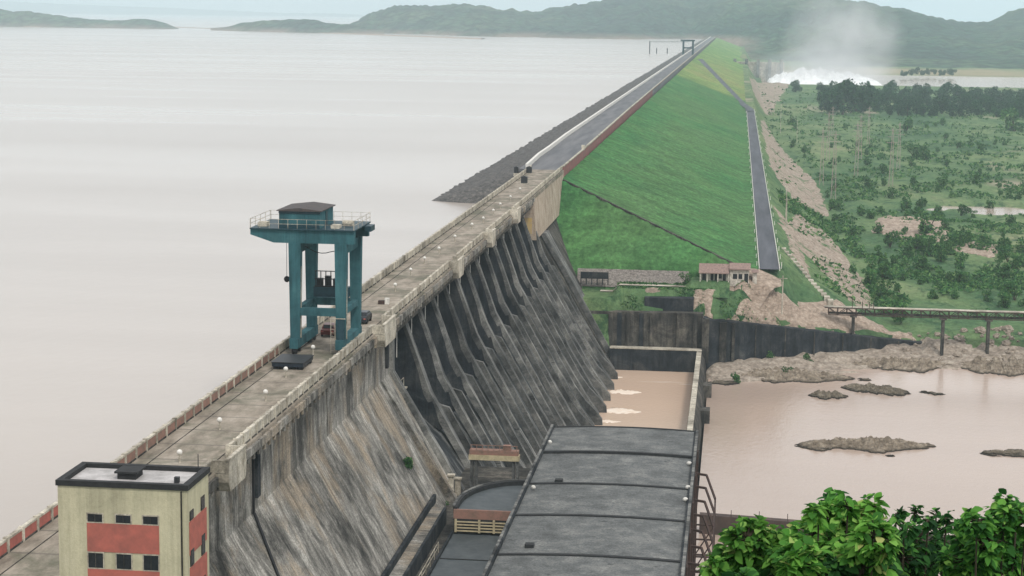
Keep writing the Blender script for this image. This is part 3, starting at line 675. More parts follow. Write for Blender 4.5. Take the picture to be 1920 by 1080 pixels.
for px, py, lb, w_ in ((983, 344, 'dark cabinet standing in the road nearest the asphalt start', .75), (992, 325, 'dark cabinet beside the left parapet where the asphalt starts', .7), (968, 325, 'dark cabinet outside the left parapet end', .55)):
    q = atz(px, py, 41); t = thing('utility_cabinet', lb, 'cabinet', (q.x, q.y, 41)); 
    m = MB(); m.box(q.x-w_, q.x+w_, q.y-.5, q.y+.5, 41.1, 42.5); m.build('cabinet_body', 'steel', t)
    m = MB(); m.prism_y([(q.x-w_-.15, 42.5), (q.x+w_+.15, 42.5), (q.x, 42.85)], q.y-.6, q.y+.6); m.build('cap', 'steel', t)
    m = MB(); m.box(q.x-w_-.1, q.x+w_+.1, q.y-.6, q.y+.6, 40.3, 41.1); m.build('plinth', 'conlight', t)

# ================================================================== CREAM TOWER
TX0, TX1, TY0, TY1, TZ = -41.35, -33.05, 109.2, 113.9, 52.0
tw = thing('lift_tower', 'cream tower block with red panels and black rimmed flat roof at the dam edge', 'building', ((TX0+TX1)/2, 111, 8))
m = MB(); m.box(TX0, TX1, TY0, TY1, 8, TZ-.35); m.build('wall', 'cream', tw)
m = MB(); e = .10
m.box(TX0-e, TX1+e, TY0-e, TY0+.32, TZ-.35, TZ); m.box(TX0-e, TX1+e, TY1-.32, TY1+e, TZ-.35, TZ); m.box(TX0-e, TX0+.32, TY0+.322, TY1-.322, TZ-.35, TZ); m.box(TX1-.32, TX1+e, TY0+.322, TY1-.322, TZ-.35, TZ)
m.build('roof_rim', 'roofblack', tw)
m = MB(); m.box(TX0+.33, TX1-.33, TY0+.33, TY1-.33, TZ-.34, TZ-.28); rf = m.build('roof', 'pale', tw)
m = MB(); m.box(-38.1, -36.9, 111.0, 112.4, TZ-.28, TZ+.12); m.box(-38.25, -36.75, 110.85, 112.55, TZ+.12, TZ+.24); m.build('roof_hatch', 'roofblack', rf)
m = MB(); m.box(-34.3, -34.0, 110.6, 110.9, TZ-.28, TZ+.1); m.build('vent', 'steel', rf)
m = MB(); m.tube([(TX1-.35, TY0-.07, 8), (TX1-.35, TY0-.07, TZ-.4)], .05, 6); m.build('rain_pipe', 'conwall', tw)
m = MB(); m.tube([(-33.5, 113.2, TZ-.3), (-33.5, 113.2, TZ+1.0)], .03, 6); m.build('roof_mast', 'steel', rf)
wins = [164, 217, 268]
SX = 108.85/3550.
def wx(px): return aty(px, 975, TY0).x
zrow = []
zs = [(965, 981), (1038, 1067)]
rows = [(aty(230, a, TY0).z, aty(230, b, TY0).z) for a, b in zs]
for k in range(1, 4): rows.append((rows[1][0]-2.75*k, rows[1][1]-2.75*k))
for (zt, zb_) in rows:
    for px in wins:
        a, b = wx(px), wx(px+29)
        m = MB(); m.box(a-.05, b+.05, TY0-.05, TY0-.003, zb_-.05, zt+.05); fr = m.build('window', 'conlight', tw)
        m = MB(); m.box(a+.03, b-.03, TY0-.065, TY0-.052, zb_+.03, zt-.03); m.build('pane', 'glass', fr)
        m = MB(); m.box((a+b)/2-.02, (a+b)/2+.02, TY0-.08, TY0-.066, zb_+.03, zt-.03); m.build('mullion', 'conwall', fr)
for i in range(4):
    zt = rows[i][1]-.06; zb_ = rows[i+1][0]+.06
    m = MB(); m.box(wx(163), wx(298), TY0-.045, TY0-.002, zb_, zt); m.build('red_panel', 'red', tw)
    m = MB(); m.box(TX1+.002, TX1+.045, TY0+.35, TY1-.6, zb_-.1, zt+.2); m.build('red_panel', 'red', tw)
    for ya, dz in ((TY0+.45, 0), (TY0+2.9, .55)):
        m = MB(); m.box(TX1+.003, TX1+.05, ya, ya+.8, rows[i][1]+.2, rows[i][0]+.25+dz*.5); fr = m.build('window', 'conwall', tw)
        m = MB(); m.box(TX1+.052, TX1+.065, ya+.06, ya+.74, rows[i][1]+.26, rows[i][0]+.19+dz*.5); m.build('pane', 'glass', fr)

# ================================================================== POWERHOUSE
PX0, PX1, PZ = -25.1, -4.25, 22.0
ph = thing('powerhouse', 'long flat grey roofed powerhouse below the dam beside the river', 'building', ((PX0+PX1)/2, 200, 0))
m = MB(); m.box(PX0+.3, PX1-.3, 120, 262.2, -2, PZ-1.2); m.build('wall', 'conwall', ph)
joints = [262.6, 247.0, 230.0, 214.7, 198.1, 181.5, 165, 148.5, 132, 120]
xc = (PX0+PX1)/2+1.0
def rz_(x): return PZ+.32-.32*((x-xc)/10.5)**2 if True else 0
for k, (b, a) in enumerate(zip(joints, joints[1:])):
    dz = 0.22 if k == 0 else 0
    xs_ = [PX0+.35, PX0+4, PX0+8, xc, PX1-7, PX1-3.5, PX1-.35]
    prof = [(x, rz_(x)+dz) for x in xs_]+[(PX1-.35, PZ-1.2), (PX0+.35, PZ-1.2)]
    m = MB(); m.prism_y(prof, a+.28, b-.28); m.build('roof_bay', 'felt', ph)
    m = MB(); m.prism_y([(x, rz_(x)+(.34 if k < 2 else .16)) for x in xs_]+[(x, rz_(x)-.6) for x in reversed(xs_)], b-.28 if k else b-.3, b+.28 if k else b+.1); m.build('expansion_joint', 'roofblack', ph)
m = MB(); m.box(PX0-.1, PX0+.35, 120, 262.7, PZ-1.4, PZ+.5); m.build('edge_beam', 'condark', ph)
m = MB(); m.box(PX0-.12, PX0+.18, 120, 262.72, PZ+.502, PZ+.6); m.build('coping', 'conrib', ph)
m = MB(); m.box(PX1-.4, PX1+.15, 120, 262.7, PZ-1.4, PZ+.45); m.build('edge_beam', 'condark', ph)
m = MB(); m.box(PX1-.18, PX1+.18, 120, 262.72, PZ+.452, PZ+.56); m.build('coping', 'conrib', ph)
for k in range(10):
    y = 258-k*14.0; m = MB(); m.box(PX1-.1, PX1+.35, y-.6, y+.6, -1, PZ-1.45); m.build('pilaster', 'rust', ph)
M['cladding'] = simple('brown_cladding', (.095, .065, .052), .2, .7, .85, c2=(.04, .03, .028), stretch=(.4, 1, .2))
m = MB(); m.box(PX1-.28, PX1+.02, 130, 262.15, 1, PZ-1.5); m.build('cladding', 'cladding', ph)
for (px, py, s_) in ((1292, 870, .35), (1290, 915, .35), (1285, 938, .35), (1031, 830, .3), (1000, 915, .3)):
    q = atz(px, py, PZ+.3); m = MB(); m.blob((q.x, q.y, q.z+.1), (s_, s_*.7, .28), 1, 10, 6, 0); m.build('roof_vent', 'white', ph, True)
for px, py in ((1048, 902), (993, 1023)):
    q = atz(px, py, PZ+.3); m = MB(); m.box(q.x-.5, q.x+.5, q.y-.5, q.y+.5, PZ+.1, PZ+.55); m.build('roof_hatch', 'roofblack', ph)

# steel frames hung on the river side of the powerhouse
sf = thing('steel_gallery', 'rusty steel gallery of ladder frames along the river side of the powerhouse', 'gallery', (PX1+1.6, 220, 0))
for k in range(11):
    y = 252-k*7.2; a = Vector((PX1+.2, y, 17.5)); b = Vector((PX1+2.9, y-3.5, 16.2))
    m = MB(); m.bar((PX1+.16, y+1.5, 18.4), (PX1+1.6, y+1.2, 18.3), .28); m.bar((PX1+1.6, y+1.2, 18.3), b, .26); m.bar(b, (PX1+2.9, y-3.5, 3), .24); m.bar((PX1+.2, y-3.5, 12.5), (PX1+2.9, y-3.5, 12.5), .2)
    m.bar((PX1+.2, y-3.5, 8), (PX1+2.9, y-3.5, 12.5), .16)
    m.bar((PX1+.2, y-3.5, 8), (PX1+2.9, y-3.5, 8), .2)
    m.build('bracket_frame', 'rust', sf)
m = MB(); m.bar((PX1+2.9, 246, 16.2), (PX1+2.9, 172, 16.2), .2); m.bar((PX1+2.9, 246, 12.5), (PX1+2.9, 172, 12.5), .2); m.bar((PX1+2.9, 246, 8), (PX1+2.9, 172, 8), .2); m.build('long_rail', 'rust', sf)

# annex with curved roof
an = thing('valve_house', 'low annex with rounded black roof edge, red band and cream louvres left of the powerhouse', 'building', (-29, 224, 17.2))
arc = [(-32.9, 219.6)]+[(-32.9+7.6*(1-math.cos(t)), 219.6+3.4+11.0*math.sin(t)) for t in [i*math.pi/2/9 for i in range(10)]]+[(PX0-.15, 219.6+14.4), (PX0-.15, 219.6)]
inner = [(x*.96-29*.04 if x < -26 else x, lerp(y, 225, .06)) for x, y in arc]
m = MB(); m.prism_z(arc, 17.2, 20.6); m.build('wall', 'conwall', an)
m = MB(); m.prism_z(inner, 20.6, 20.85); m.build('roof', 'deck', an)
m = MB()
for (p1, p2) in zip(arc[:-2], arc[1:-1]): m.bar((p1[0]+.15, p1[1]-.1, 21.0), (p2[0]+.15, p2[1]-.1, 21.0), .5, .85)
m.build('roof_kerb', 'roofblack', an)
m = MB()
for (p1, p2) in zip(arc[:-2], arc[1:-1]): m.bar((p1[0]-.08, p1[1]+.1, 21.46), (p2[0]-.08, p2[1]+.1, 21.46), .3, .1)
m.build('kerb_coping', 'conrib', an)
m = MB(); m.box(-32.9, PX0-.14, 219.3, 219.62, 20.0, 21.15); m.build('red_band', 'redrust', an)
m = MB(); m.box(-32.7, -26.0, 219.25, 219.6, 18.35, 20.0); lv = m.build('louvre_window', 'roofblack', an)
m = MB()
for k in range(4): m.box(-32.65, -26.05, 219.12, 219.24, 18.45+k*.38, 18.6+k*.38)
for x in (-32.6, -29.7, -27.9, -26.2): m.box(x-.13, x+.13, 219.05, 219.24, 18.36, 19.98)
m.build('louvre_slats', 'yellowpale', lv)
m = MB(); m.box(-32.9, PX0-.14, 150, 219.2, 17.25, 18.1); m.build('lower_roof', 'deck', an)
m = MB(); m.box(-33.15, -32.9, 150, 219.2, 17.2, 18.5); 
m.build('roof_upstand', 'condark', an)
for y in (208.5, 197, 185):
    m = MB(); m.box(-32.85, PX0-.16, y-.1, y+.1, 18.1, 18.18); m.build('roof_joint', 'roofblack', an)
m = MB()
for k in range(8): m.bar((-33.9, 214-k*3, 17.2), (-33.9, 214-k*3, 18.5), .08)
m.bar((-33.9, 214, 18.5), (-33.9, 193, 18.5), .07); m.bar((-33.9, 214, 17.9), (-33.9, 193, 17.9), .06); m.build('guard_rail', 'conlight', an)

# red gantry frame on columns
gf = thing('red_beam_frame', 'red steel beam on tall concrete columns between the dam ribs and the powerhouse', 'frame', (-31, 245, 17.2))
a = aty(880, 855, 245); b = aty(974, 855, 245)
m = MB(); m.box(a.x, b.x, 244.3, 245.7, a.z-.35, a.z+.35); m.build('base_beam', 'yellowpale', gf)
m = MB(); m.box(a.x+.1, b.x-.1, 244.4, 245.6, a.z+.36, a.z+1.0); m.build('red_girder', 'redrust', gf)
m = MB()
for k in range(9): m.box(a.x+.3+k*(b.x-a.x-.6)/8-.04, a.x+.3+k*(b.x-a.x-.6)/8+.04, 244.4, 244.5, a.z+1.0, a.z+1.7)
m.box(a.x+.2, b.x-.2, 244.4, 244.48, a.z+1.66, a.z+1.74); m.box(b.x-2.2, b.x-1.2, 244.5, 245.3, a.z+1.0, a.z+1.7); m.build('hoist', 'redrust', gf)
for x in (a.x+.35, a.x+.95, b.x-.25, b.x-.8):
    m = MB(); m.box(x-.17, x+.17, 244.6, 245.4, 17.2, a.z-.36); m.build('column', 'conrib', gf)

# foliage at the foot of the near wall is made with the plants below
# ================================================================== BASIN WALLS
t = thing('divide_wall', 'thin pale topped concrete divide wall on the river side of the orange basin', 'wall', (-7, 340, 0))
m = MB(); m.prism_y([(-7.9, -3), (-7.4, 5), (-6.4, 5), (-5.6, 3.4), (-4.7, -3)], 262.8, 423.4); m.build('wall_body', 'conwall', t)
m = MB(); m.box(-7.45, -6.35, 262.8, 423.4, 5.002, 5.12); m.build('coping', 'conlight', t)
for y in (372, 398): 
    m = MB(); m.box(-5.9, -3.6, y-2, y+2, -2, 2.6); m.build('outlet_block', 'conwall', t)
t = thing('basin_end_wall', 'dark stained basin wall with a narrow ledge at the far end of the orange water', 'wall', (-17, 424, 0))
m = MB(); m.box(-27.5, -6.3, 424.6, 427.5, -3, 5); m.build('lower_wall', 'condark', t)
m = MB(); m.box(-27.5, -6.3, 424.5, 427.6, 5.002, 5.15); m.build('ledge', 'conlight', t)
m = MB(); m.box(-34, -6.3, 427.7, 430.6, -3, 13.2)
for x, w_ in ((-27.6, .5), (-23.6, .35), (-19.4, .5), (-18.2, .3), (-12, .3), (-8.0, .5)): m.box(x-w_, x+w_, 427.3, 427.9, 5.2, 13.1)
m.build('upper_wall', 'conwall', t)
for x in (-25.5, -20.4): 
    m = MB(); m.box(x-.6, x+.5, 427.5, 427.695, 5.2, 12.9); m.build('dark_slot', 'condark', t)
m = MB(); m.box(-20.0, -8.6, 430.7, 434, 9, 16.2); m.build('raised_block', 'condark', t)
t = thing('training_wall', 'long dark curved retaining wall tapering down to the river rocks', 'wall', (20, 445, 0))
def wallstrip(x0, x1, yo, th, zf, mat, nm, par, st=2.0):
    m = MB(); xs_ = frange(x0, x1, st)
    for a, b in zip(xs_, xs_[1:]):
        ya, yb = wall_y(a)+yo, wall_y(b)+yo; za, zb_ = zf(a), zf(b)
        m.add([(a, ya, -3), (b, yb, -3), (b, yb+th, -3), (a, ya+th, -3), (a, ya, za), (b, yb, zb_), (b, yb+th, zb_), (a, ya+th, za)], [(0, 3, 2, 1), (4, 5, 6, 7), (0, 1, 5, 4), (2, 3, 7, 6)]+([(3, 0, 4, 7)] if a == xs_[0] else [])+([(1, 2, 6, 5)] if b == xs_[-1] else []))
    return m.build(nm, mat, par)
wallstrip(-6.2, 48, 0, 3.4, lambda x: wall_z(x)-.05, 'condark', 'wall_body', t)
wallstrip(-2, 47, -.1, .7, lambda x: 0, 'condark', 'footing', t) if False else None
for x, w_ in ((-5.6, .8), (-1.6, .8), (.8, .35)):
    m = MB(); m.box(x-w_, x+w_, wall_y(x)-1.1, wall_y(x)+.6, 2, wall_z(x)-.3); m.build('buttress', 'conwall', t)
for k in range(6):
    x = 6+k*7; m = MB(); m.box(x-.15, x+.15, wall_y(x)-.4, wall_y(x)+.5, 0, wall_z(x)-.2); m.build('joint_strip', 'conwall', t)

# small bund wall in front with a channel
bw = thing('bund_wall', 'low dark bund wall across the river behind the green foreground leaves', 'wall', (20, 288, 0))
pts = [(PX1+.3, 290.5), (2, 289.8), (14, 288), (34, 283.2), (70, 275)]
m = MB()
for (x0, y0), (x1, y1) in zip(pts, pts[1:]):
    m.add([(x0, y0, -2), (x1, y1, -2), (x1, y1-2, -2), (x0, y0-2, -2), (x0, y0, 3), (x1, y1, 3), (x1, y1-1.6, 3), (x0, y0-1.6, 3)], [(0, 3, 2, 1), (4, 5, 6, 7), (0, 1, 5, 4), (2, 3, 7, 6), (1, 2, 6, 5), (3, 0, 4, 7)])
m.build('wall_body', 'cladding', bw)
m = MB()
for k in range(14):
    x = 1+k*4.4; y = 289-max(0, x-6)*.2; m.bar((x, y-.6, 3), (x, y-.6, 4.1), .1)
m.build('stakes', 'rust', bw)

# ================================================================== EMBANKMENT
SA = 2.43
def slopeA(x): return 39.0-(x+44.6)*17.9/48
def emb_z(x, Y): return max(21.07, min(slopeA(x), 21+(Y-446)/1.9-.4)) if Y > 446.5 else 15.8+min(4, max(0, (Y-444.5)*2))
M['maroonwall'] = simple('maroon_wall_paint', (.27, .10, .09), .2, .35, .85, c2=(.15, .08, .07))
eb = thing('embankment_dam', 'long grassy earth embankment carrying the road away to the far hills', 'embankment', (-30, 900, 20))
ysE = grow(442, 3900, 2.0, 1.022)
m = OPEN(); m.grid(frange(-44.4, 2.6, 1.3)+[3.6, 5.0, 6.3], ysE, lambda x, Y: (x, Y, emb_z(x, Y)+(.26*fb(x/3, Y/5)+.15 if x < 2 and Y > 448 else 0))); m.build('grass_slope', 'grass', eb, True)
def rr(u, Y):
    x = lerp(-56.2, -84, u); z = lerp(40.2, 31, u); t = sstep(440, 478, Y+(x+57)*.0)
    z = z-12*(1-sstep(458+u*-6, 486-u*10, Y))*(1 if True else 0)
    return (x+.0*Y, Y, z+.38*fb(x/1.3, Y/1.8)+.25*fb(x/.5, Y/.7))
m = OPEN(); m.grid([i/22 for i in range(23)], grow(436, 3850, 1.2, 1.018), rr); m.build('riprap_slope', 'riprap', eb)
m = MB(); m.prism_z([(-52.7, YE+.02), (-44.9, YE+.02), (-44.9, 560), (-46.0, 800), (-46.5, 3850), (-56.4, 3850), (-56.4, 488), (-54, YE+.02)], 36, 40.95); m.build('crest_road', 'asphalt2', eb)
m = MB()
def wl(pts, th, z0, z1):
    for (x0, y0), (x1, y1) in zip(pts, pts[1:]):
        m.add([(x0-th/2, y0, z0), (x0+th/2, y0, z0), (x1+th/2, y1, z0), (x1-th/2, y1, z0), (x0-th/2, y0, z1), (x0+th/2, y0, z1), (x1+th/2, y1, z1), (x1-th/2, y1, z1)], [(0, 3, 2, 1), (4, 5, 6, 7), (0, 1, 5, 4), (1, 2, 6, 5), (2, 3, 7, 6), (3, 0, 4, 7)])
PL = [(-54.6, 490), (-55.6, 530), (-55.6, 560), (-56.2, 620), (-56.4, 1900), (-56.4, 3850)]
wl(PL, .7, 40.0, 42.1); m.build('wave_wall', 'white', eb)
m = MB(); PR = [(-44.75, YE+.6), (-44.7, 552)]; wl(PR, .3, 36.8, 41.7); m.build('red_retaining_wall', 'maroonwall', eb)
m = MB(); PR2 = [(-45.0, 552), (-45.9, 800), (-46.4, 1200), (-46.8, 2000), (-46.8, 3850)]; wl(PR2, .3, 37.5, 41.45); m.build('red_retaining_wall', 'maroonwall', eb)
m = MB(); wl([(-44.75, YE+.6), (-44.7, 552)], .5, 41.702, 42.0); wl([(-44.85, 551.6), (-44.85, 553)], .9, 41.5, 43.0); wl([(x, y) for x, y in PR2], .55, 41.452, 41.85); m.build('coping', 'conlight', eb)
# stepped drain running down the ridge of the cone, and white chutes on the slope
m = MB()
def drain(pts, w_, lift, mat, nm):
    m = MB(); 
    for (a, b) in zip(pts, pts[1:]):
        n = 12
        for k in range(n):
            p = [lerp(a[0], b[0], k/n), lerp(a[1], b[1], k/n)]; q = [lerp(a[0], b[0], (k+1)/n), lerp(a[1], b[1], (k+1)/n)]
            m.bar((p[0], p[1], emb_z(*p)+lift), (q[0], q[1], emb_z(*q)+lift), w_, .5)
    m.build(nm, mat, eb)
ridge = lambda x: 446+1.9*(slopeA(x)+.4-21)

drain([(-44, ridge(-44)), (-22, ridge(-22))], .55, .0, 'conwall', 'ridge_drain')
drain([(-22, ridge(-22)), (3, ridge(3))], .45, .0, 'conwall', 'ridge_drain')
m = OPEN()
def ramp(u, v):
    f_ = v; Y = lerp(1215, 1955, f_); x = lerp(8.2, -41, max(0, (f_-.05)/.95)) ; w_ = lerp(2.3, 4.5, f_); return (x+u*w_, Y, max(emb_z(x, Y), 21.1)+.45)
m.grid([-1, -.5, 0, .5, 1], [k/80 for k in range(81)], ramp); m.build('ramp_road', 'asphalt', eb)
# far dark gate frame and shed on the crest
ft = thing('far_gantry', 'small dark twin towered gantry on the crest far away', 'gantry', (-50, 1990, 41))
for x in (-57.5, -47.5):
    m = MB(); m.box(x-1.0, x+1.0, 1988, 1990, 38, 55.5); m.build('tower', 'tealdark', ft)
m = MB(); m.box(-60.5, -45.5, 1987.5, 1990.5, 55.5, 57.2); m.build('top_beam', 'tealdark', ft)
m = MB(); m.box(-58, -47, 1988.4, 1989.6, 48, 49.4); m.build('cross_beam', 'tealdark', ft)
it = thing('intake_frame', 'thin intake frame and posts standing in the reservoir near the far crest', 'frame', (-110, 2350, 33))
for px, h in ((1218, 16), (1231, 7), (1251, 7)):
    q = atz(px, 100, 33); m = MB(); m.box(q.x-.6, q.x+.6, q.y-.6, q.y+.6, 30, 33+h); m.build('post', 'steel', it)
q = atz(1218, 100, 33); q2 = atz(1290, 100, 33); m = MB(); m.bar((q.x, q.y, 48), (q2.x, q2.y, 48), .5); m.build('walkway', 'steel', it)
# service road at the toe with white kerbs
m = OPEN(); m.grid([6.7, 9, 11.3], grow(449.5, 1252, 6, 1.0), lambda x, Y: (x, Y, 21.12)); setting(m.build('service_road', 'asphalt'))
for x, lb in ((6.55, 'white painted kerb on the embankment side of the toe road'), (11.45, 'white painted kerb on the valley side of the toe road')):
    m = MB()
    y = 450
    while y < 1245: m.box(x-.08, x+.08, y, y+3.6, 20.7, 21.38); y += 4.2
    tag(m.build('road_kerb', 'white'), lb, 'kerb')
for k in range(24):
    for x, sd_ in ((6.0, 'embankment'), (12.0, 'valley')):
        y = 456+k*14+(k*k)*.9
        if y > 1240: continue
        m = MB(); m.box(x-.08, x+.08, y-.08, y+.08, 20.5, 22.0); m.box(x-.11, x+.11, y-.11, y+.11, 22.0, 22.1)
        tag(m.build('guard_post', 'white'), 'white guard post on the %s side of the toe road' % sd_, 'post', 'white guard posts on the %s side of the toe road' % sd_)

# house, stone wall and lane at the foot
t = thing('stone_retaining_wall', 'grey rubble stone wall along the foot of the green embankment', 'wall', (-24, 445, 17))
m = MB(); m.grid(frange(-37, -10.2, .9), [0, .33, .66, 1], lambda x, v: (x, 444.2+1.6*v+.15*fb(x, v*3), lerp(16.5, 20.6, v)+.1*fb(x*2, 1))); m.build('wall_face', 'stonewall', t)
m = MB(); m.box(-36, -29.5, 442.4, 442.7, 18.6, 20.2); [m.box(-36+k*1.3, -35.8+k*1.3, 442.35, 442.75, 17.2, 20.2) for k in range(6)]; m.build('stone_fence', 'condark', t)
m = OPEN(); m.grid(frange(-31, -7, 1.5), [0, 1], lambda x, v: (x, lerp(439.2, 441.4, v)+.02*x, ground(x, 441.5)+.22)); setting(m.build('lane', 'conlight'))
m = OPEN(); m.grid(frange(-.6, 11.8, 1.2), [i/14 for i in range(15)], lambda x, v: (lambda y: (x, y, max(ground(x, y)+.16, 19.35-max(0, 443.5-y)*.42-max(0, x-6)*.1-max(0, 440.5-y)*2.2)))(lerp(max(438.6, wall_y(x)+3.6), 449.6, v))); setting(m.build('forecourt', 'rubbleclean'))
m = OPEN(); m.grid(frange(-12, -.4, 1.2), frange(434, 446, 1.2), lambda x, y: (x, y, max(ground(x, y)-.1, 19.25-max(0, 440.2-y)*.5-max(0, -10-x)*1.5))); setting(m.build('grass_bank', 'plain'))
hs_ = thing('long_house', 'low brown roofed house with stained white walls at the end of the toe road', 'house', (-2, 443, 18))
HZ = 18.9
def hx(px): return aty(px, 525, 441).x
m = MB(); m.box(hx(1313), hx(1368), 441, 445, HZ-.8, HZ+2.6); m.build('wall', 'whitewash', hs_)
m = MB(); m.box(hx(1368)+.002, hx(1404), 440.4, 445, HZ-.8, HZ+3.3); m.build('wall', 'whitewash', hs_)
m = MB(); m.box(hx(1411), hx(1419), 441.4, 444, HZ-.8, HZ+2.5); m.build('shed_wall', 'whitewash', hs_)
m = MB(); m.prism_x([(439.6, HZ+2.3), (443, HZ+4.1), (446, HZ+2.9), (446, HZ+2.7), (439.6, HZ+2.1)], hx(1310), hx(1367)); m.build('roof', 'rooftile', hs_)
m = MB(); m.prism_x([(439.8, HZ+3.35), (443, HZ+4.4), (446, HZ+3.5), (446, HZ+3.2), (439.8, HZ+3.1)], hx(1367)+.01, hx(1407)); m.build('roof', 'rooftile', hs_)
m = MB(); m.prism_x([(440.8, HZ+2.5), (442.6, HZ+3.0), (444.5, HZ+2.6), (440.8, HZ+2.45)], hx(1408.5), hx(1422)); m.build('shed_roof', 'rooftile', hs_)
for px, w_, z0, z1 in ((1320, .45, 0, 2.0), (1335, .35, .0, 1.9), (1342, .3, 0, 1.9), (1350, .4, .8, 1.9), (1358, .35, 0, 2.0), (1378, .5, .9, 2.1), (1388, .45, .9, 2.1), (1399, .45, 0, 2.2)):
    x = hx(px); y = 440.4 if px > 1368 else 441; m = MB(); m.box(x-w_, x+w_, y-.06, y-.004, HZ+z0, HZ+z1); m.build('door' if z0 == 0 else 'window', 'glass', hs_)
for px in (1313, 1326, 1346, 1366): m = MB(); m.box(hx(px)-.12, hx(px)+.12, 439.75, 440.0, HZ-.8, HZ+2.2); m.build('porch_post', 'whitewash', hs_)

# truss footbridge on piers to the right
bx0, bx1, by = 22.5, 130, 452.5
bt = thing('pipe_bridge', 'long low truss bridge on slim piers crossing above the green bank', 'bridge', (60, 452, 4))
zt, zb_ = 12.0, 10.2
m = MB(); m.box(bx0, bx1, by-1.0, by+1.0, zt, zt+.14); m.build('bridge_deck', 'conlight', bt)
for yy in (by-1.0, by+1.0):
    m = MB(); m.bar((bx0+1, yy, zb_), (bx1, yy, zb_), .18, .2); m.bar((bx0, yy, zt-.12), (bx1, yy, zt-.12), .18, .2); x = bx0+1; k = 0
    while x < bx1-2:
        m.bar((x, yy, zb_), (x, yy, zt), .16); m.bar((x, yy, zb_ if k % 2 else zt-.2), (x+2.2, yy, zt-.2 if k % 2 else zb_), .14); x += 2.2; k += 1
    m.build('side_truss', 'rust', bt)
m = MB(); m.tube([(bx0+1, by, zb_+.35), (bx1, by, zb_+.35)], .28, 10); m.build('pipe', 'conwall', bt)
for x in (29.5, 50.8, 61.5, 72, 83, 94, 105, 116):
    m = MB(); m.box(x-.33, x+.33, by-.9, by+.9, ground(x, by)-1.5, zb_-.15); m.box(x-.8, x+.8, by-1.2, by+1.2, zb_-.5, zb_-.18); m.build('pier', 'conwall', bt)
for px in (1598, 1617, 1630, 1638):
    x = aty(px, 560, by).x; m = MB(); m.bar((x, by-1, zt), (x, by-1, zt+(2.6 if px == 1598 else 1.6)), .14); m.build('rail_post', 'rust', bt)
# second stepped retaining frame on the rock bank
t = thing('hillside_stair', 'pale concrete stair channel descending the rock bank towards the bridge', 'stairs', (24, 470, 10))
m = MB()
for k in range(16):
    f_ = k/16; x = lerp(13.5, 25, f_); y = lerp(500, 458, f_); m.box(x-.7, x+.7, y-1.6, y+1.3, berm(x, y)-1, berm(x, y)+.4)
m.build('steps', 'conlight', t)

for k_, (px, py, w_, h_) in enumerate(((1166, 735, 62, 13), (1158, 771, 75, 15), (1150, 707, 30, 6), (1135, 790, 50, 8))):
    q = atz(px, py, 0); a = w_/2/3550*q.y; b_ = h_/2*q.y*q.y/81/3550; m = OPEN()
    def ff(u, v):
        e = (math.sin(math.pi*u)**.5)*(1-.55*u); return (q.x+(u-.38)*2*a, q.y+(v-.5)*2*b_*e*(1+.9*fb(u*5, v*2, k_)), .03+.10*math.sin(math.pi*v)*e*(1+fb(u*16, v*7, k_))-.06*(v in (0, 1)))
    m.grid([i/30 for i in range(31)], [i/8 for i in range(9)], ff); tag(m.build('water_foam', 'foamwater', None, True), 'white foam streak on the orange basin water at the dam toe', 'foam', kind='stuff')
# ================================================================== FAR SPILLWAY, FOAM AND MIST
t = thing('far_spillway', 'distant pale concrete spillway weir beside the white spray', 'weir', (40, 2450, 4))
m = MB(); m.prism_z([(12, 1700), (18, 1700), (60, 2440), (40, 2440)], 2, 16) if False else None
m.box(-40, 60, 2460, 2475, 0, 24)
m.build('weir_wall', 'conlight', t)
for k in range(7):
    m = MB(); m.box(-36+k*15, -32+k*15, 2452, 2459.9, 0, 28); m.build('pier', 'conrib', t)
m = OPEN()
def foam(u, v):
    x = lerp(38, 178, u); Y = lerp(2310, 2455, v); e = math.sin(math.pi*u)**.5*math.sin(math.pi*min(1, v*1.0))**.35 if 0 < u < 1 and 0 < v < 1 else 0
    return (x, Y, -.5+e*(7+13*v*(1-.55*u))*(1+.9*fb(x/11, Y/14))+1.4*e*fb(x/3.5, Y/4, 3, 5))
m.grid([i/110 for i in range(111)], [i/40 for i in range(41)], foam); tag(m.build('spillway_foam', 'foam', None, True), 'bright white churning spillway water in the distance', 'foam', kind='stuff')
def mist_mat():
    m_ = D.materials.new('mist'); m_.use_nodes = True; t_ = m_.node_tree; t_.nodes.clear()
    o = t_.nodes.new('ShaderNodeOutputMaterial'); v = t_.nodes.new('ShaderNodeVolumePrincipled'); v.inputs['Color'].default_value = (.97, .98, 1, 1)
    c = t_.nodes.new('ShaderNodeTexCoord'); g = t_.nodes.new('ShaderNodeTexGradient'); g.gradient_type = 'SPHERICAL'
    mp = t_.nodes.new('ShaderNodeMapping'); t_.links.new(c.outputs['Object'], mp.inputs[0]); t_.links.new(mp.outputs[0], g.inputs[0])
    nz = t_.nodes.new('ShaderNodeTexNoise'); nz.inputs['Scale'].default_value = 2.2; nz.inputs['Detail'].default_value = 3; t_.links.new(c.outputs['Object'], nz.inputs[0])
    r = t_.nodes.new('ShaderNodeMapRange'); r.inputs[1].default_value = .35; r.inputs[2].default_value = .75; r.inputs[3].default_value = .25; r.inputs[4].default_value = 1.6; t_.links.new(nz.outputs[0], r.inputs[0])
    a = t_.nodes.new('ShaderNodeMath'); a.operation = 'MULTIPLY'; t_.links.new(g.outputs[1], a.inputs[0]); t_.links.new(r.outputs[0], a.inputs[1])
    b = t_.nodes.new('ShaderNodeMath'); b.operation = 'MULTIPLY'; b.inputs[1].default_value = MIST; t_.links.new(a.outputs[0], b.inputs[0])
    t_.links.new(b.outputs[0], v.inputs['Density']); t_.links.new(v.outputs[0], o.inputs['Volume']); return m_
MIST = .021
mm = mist_mat()
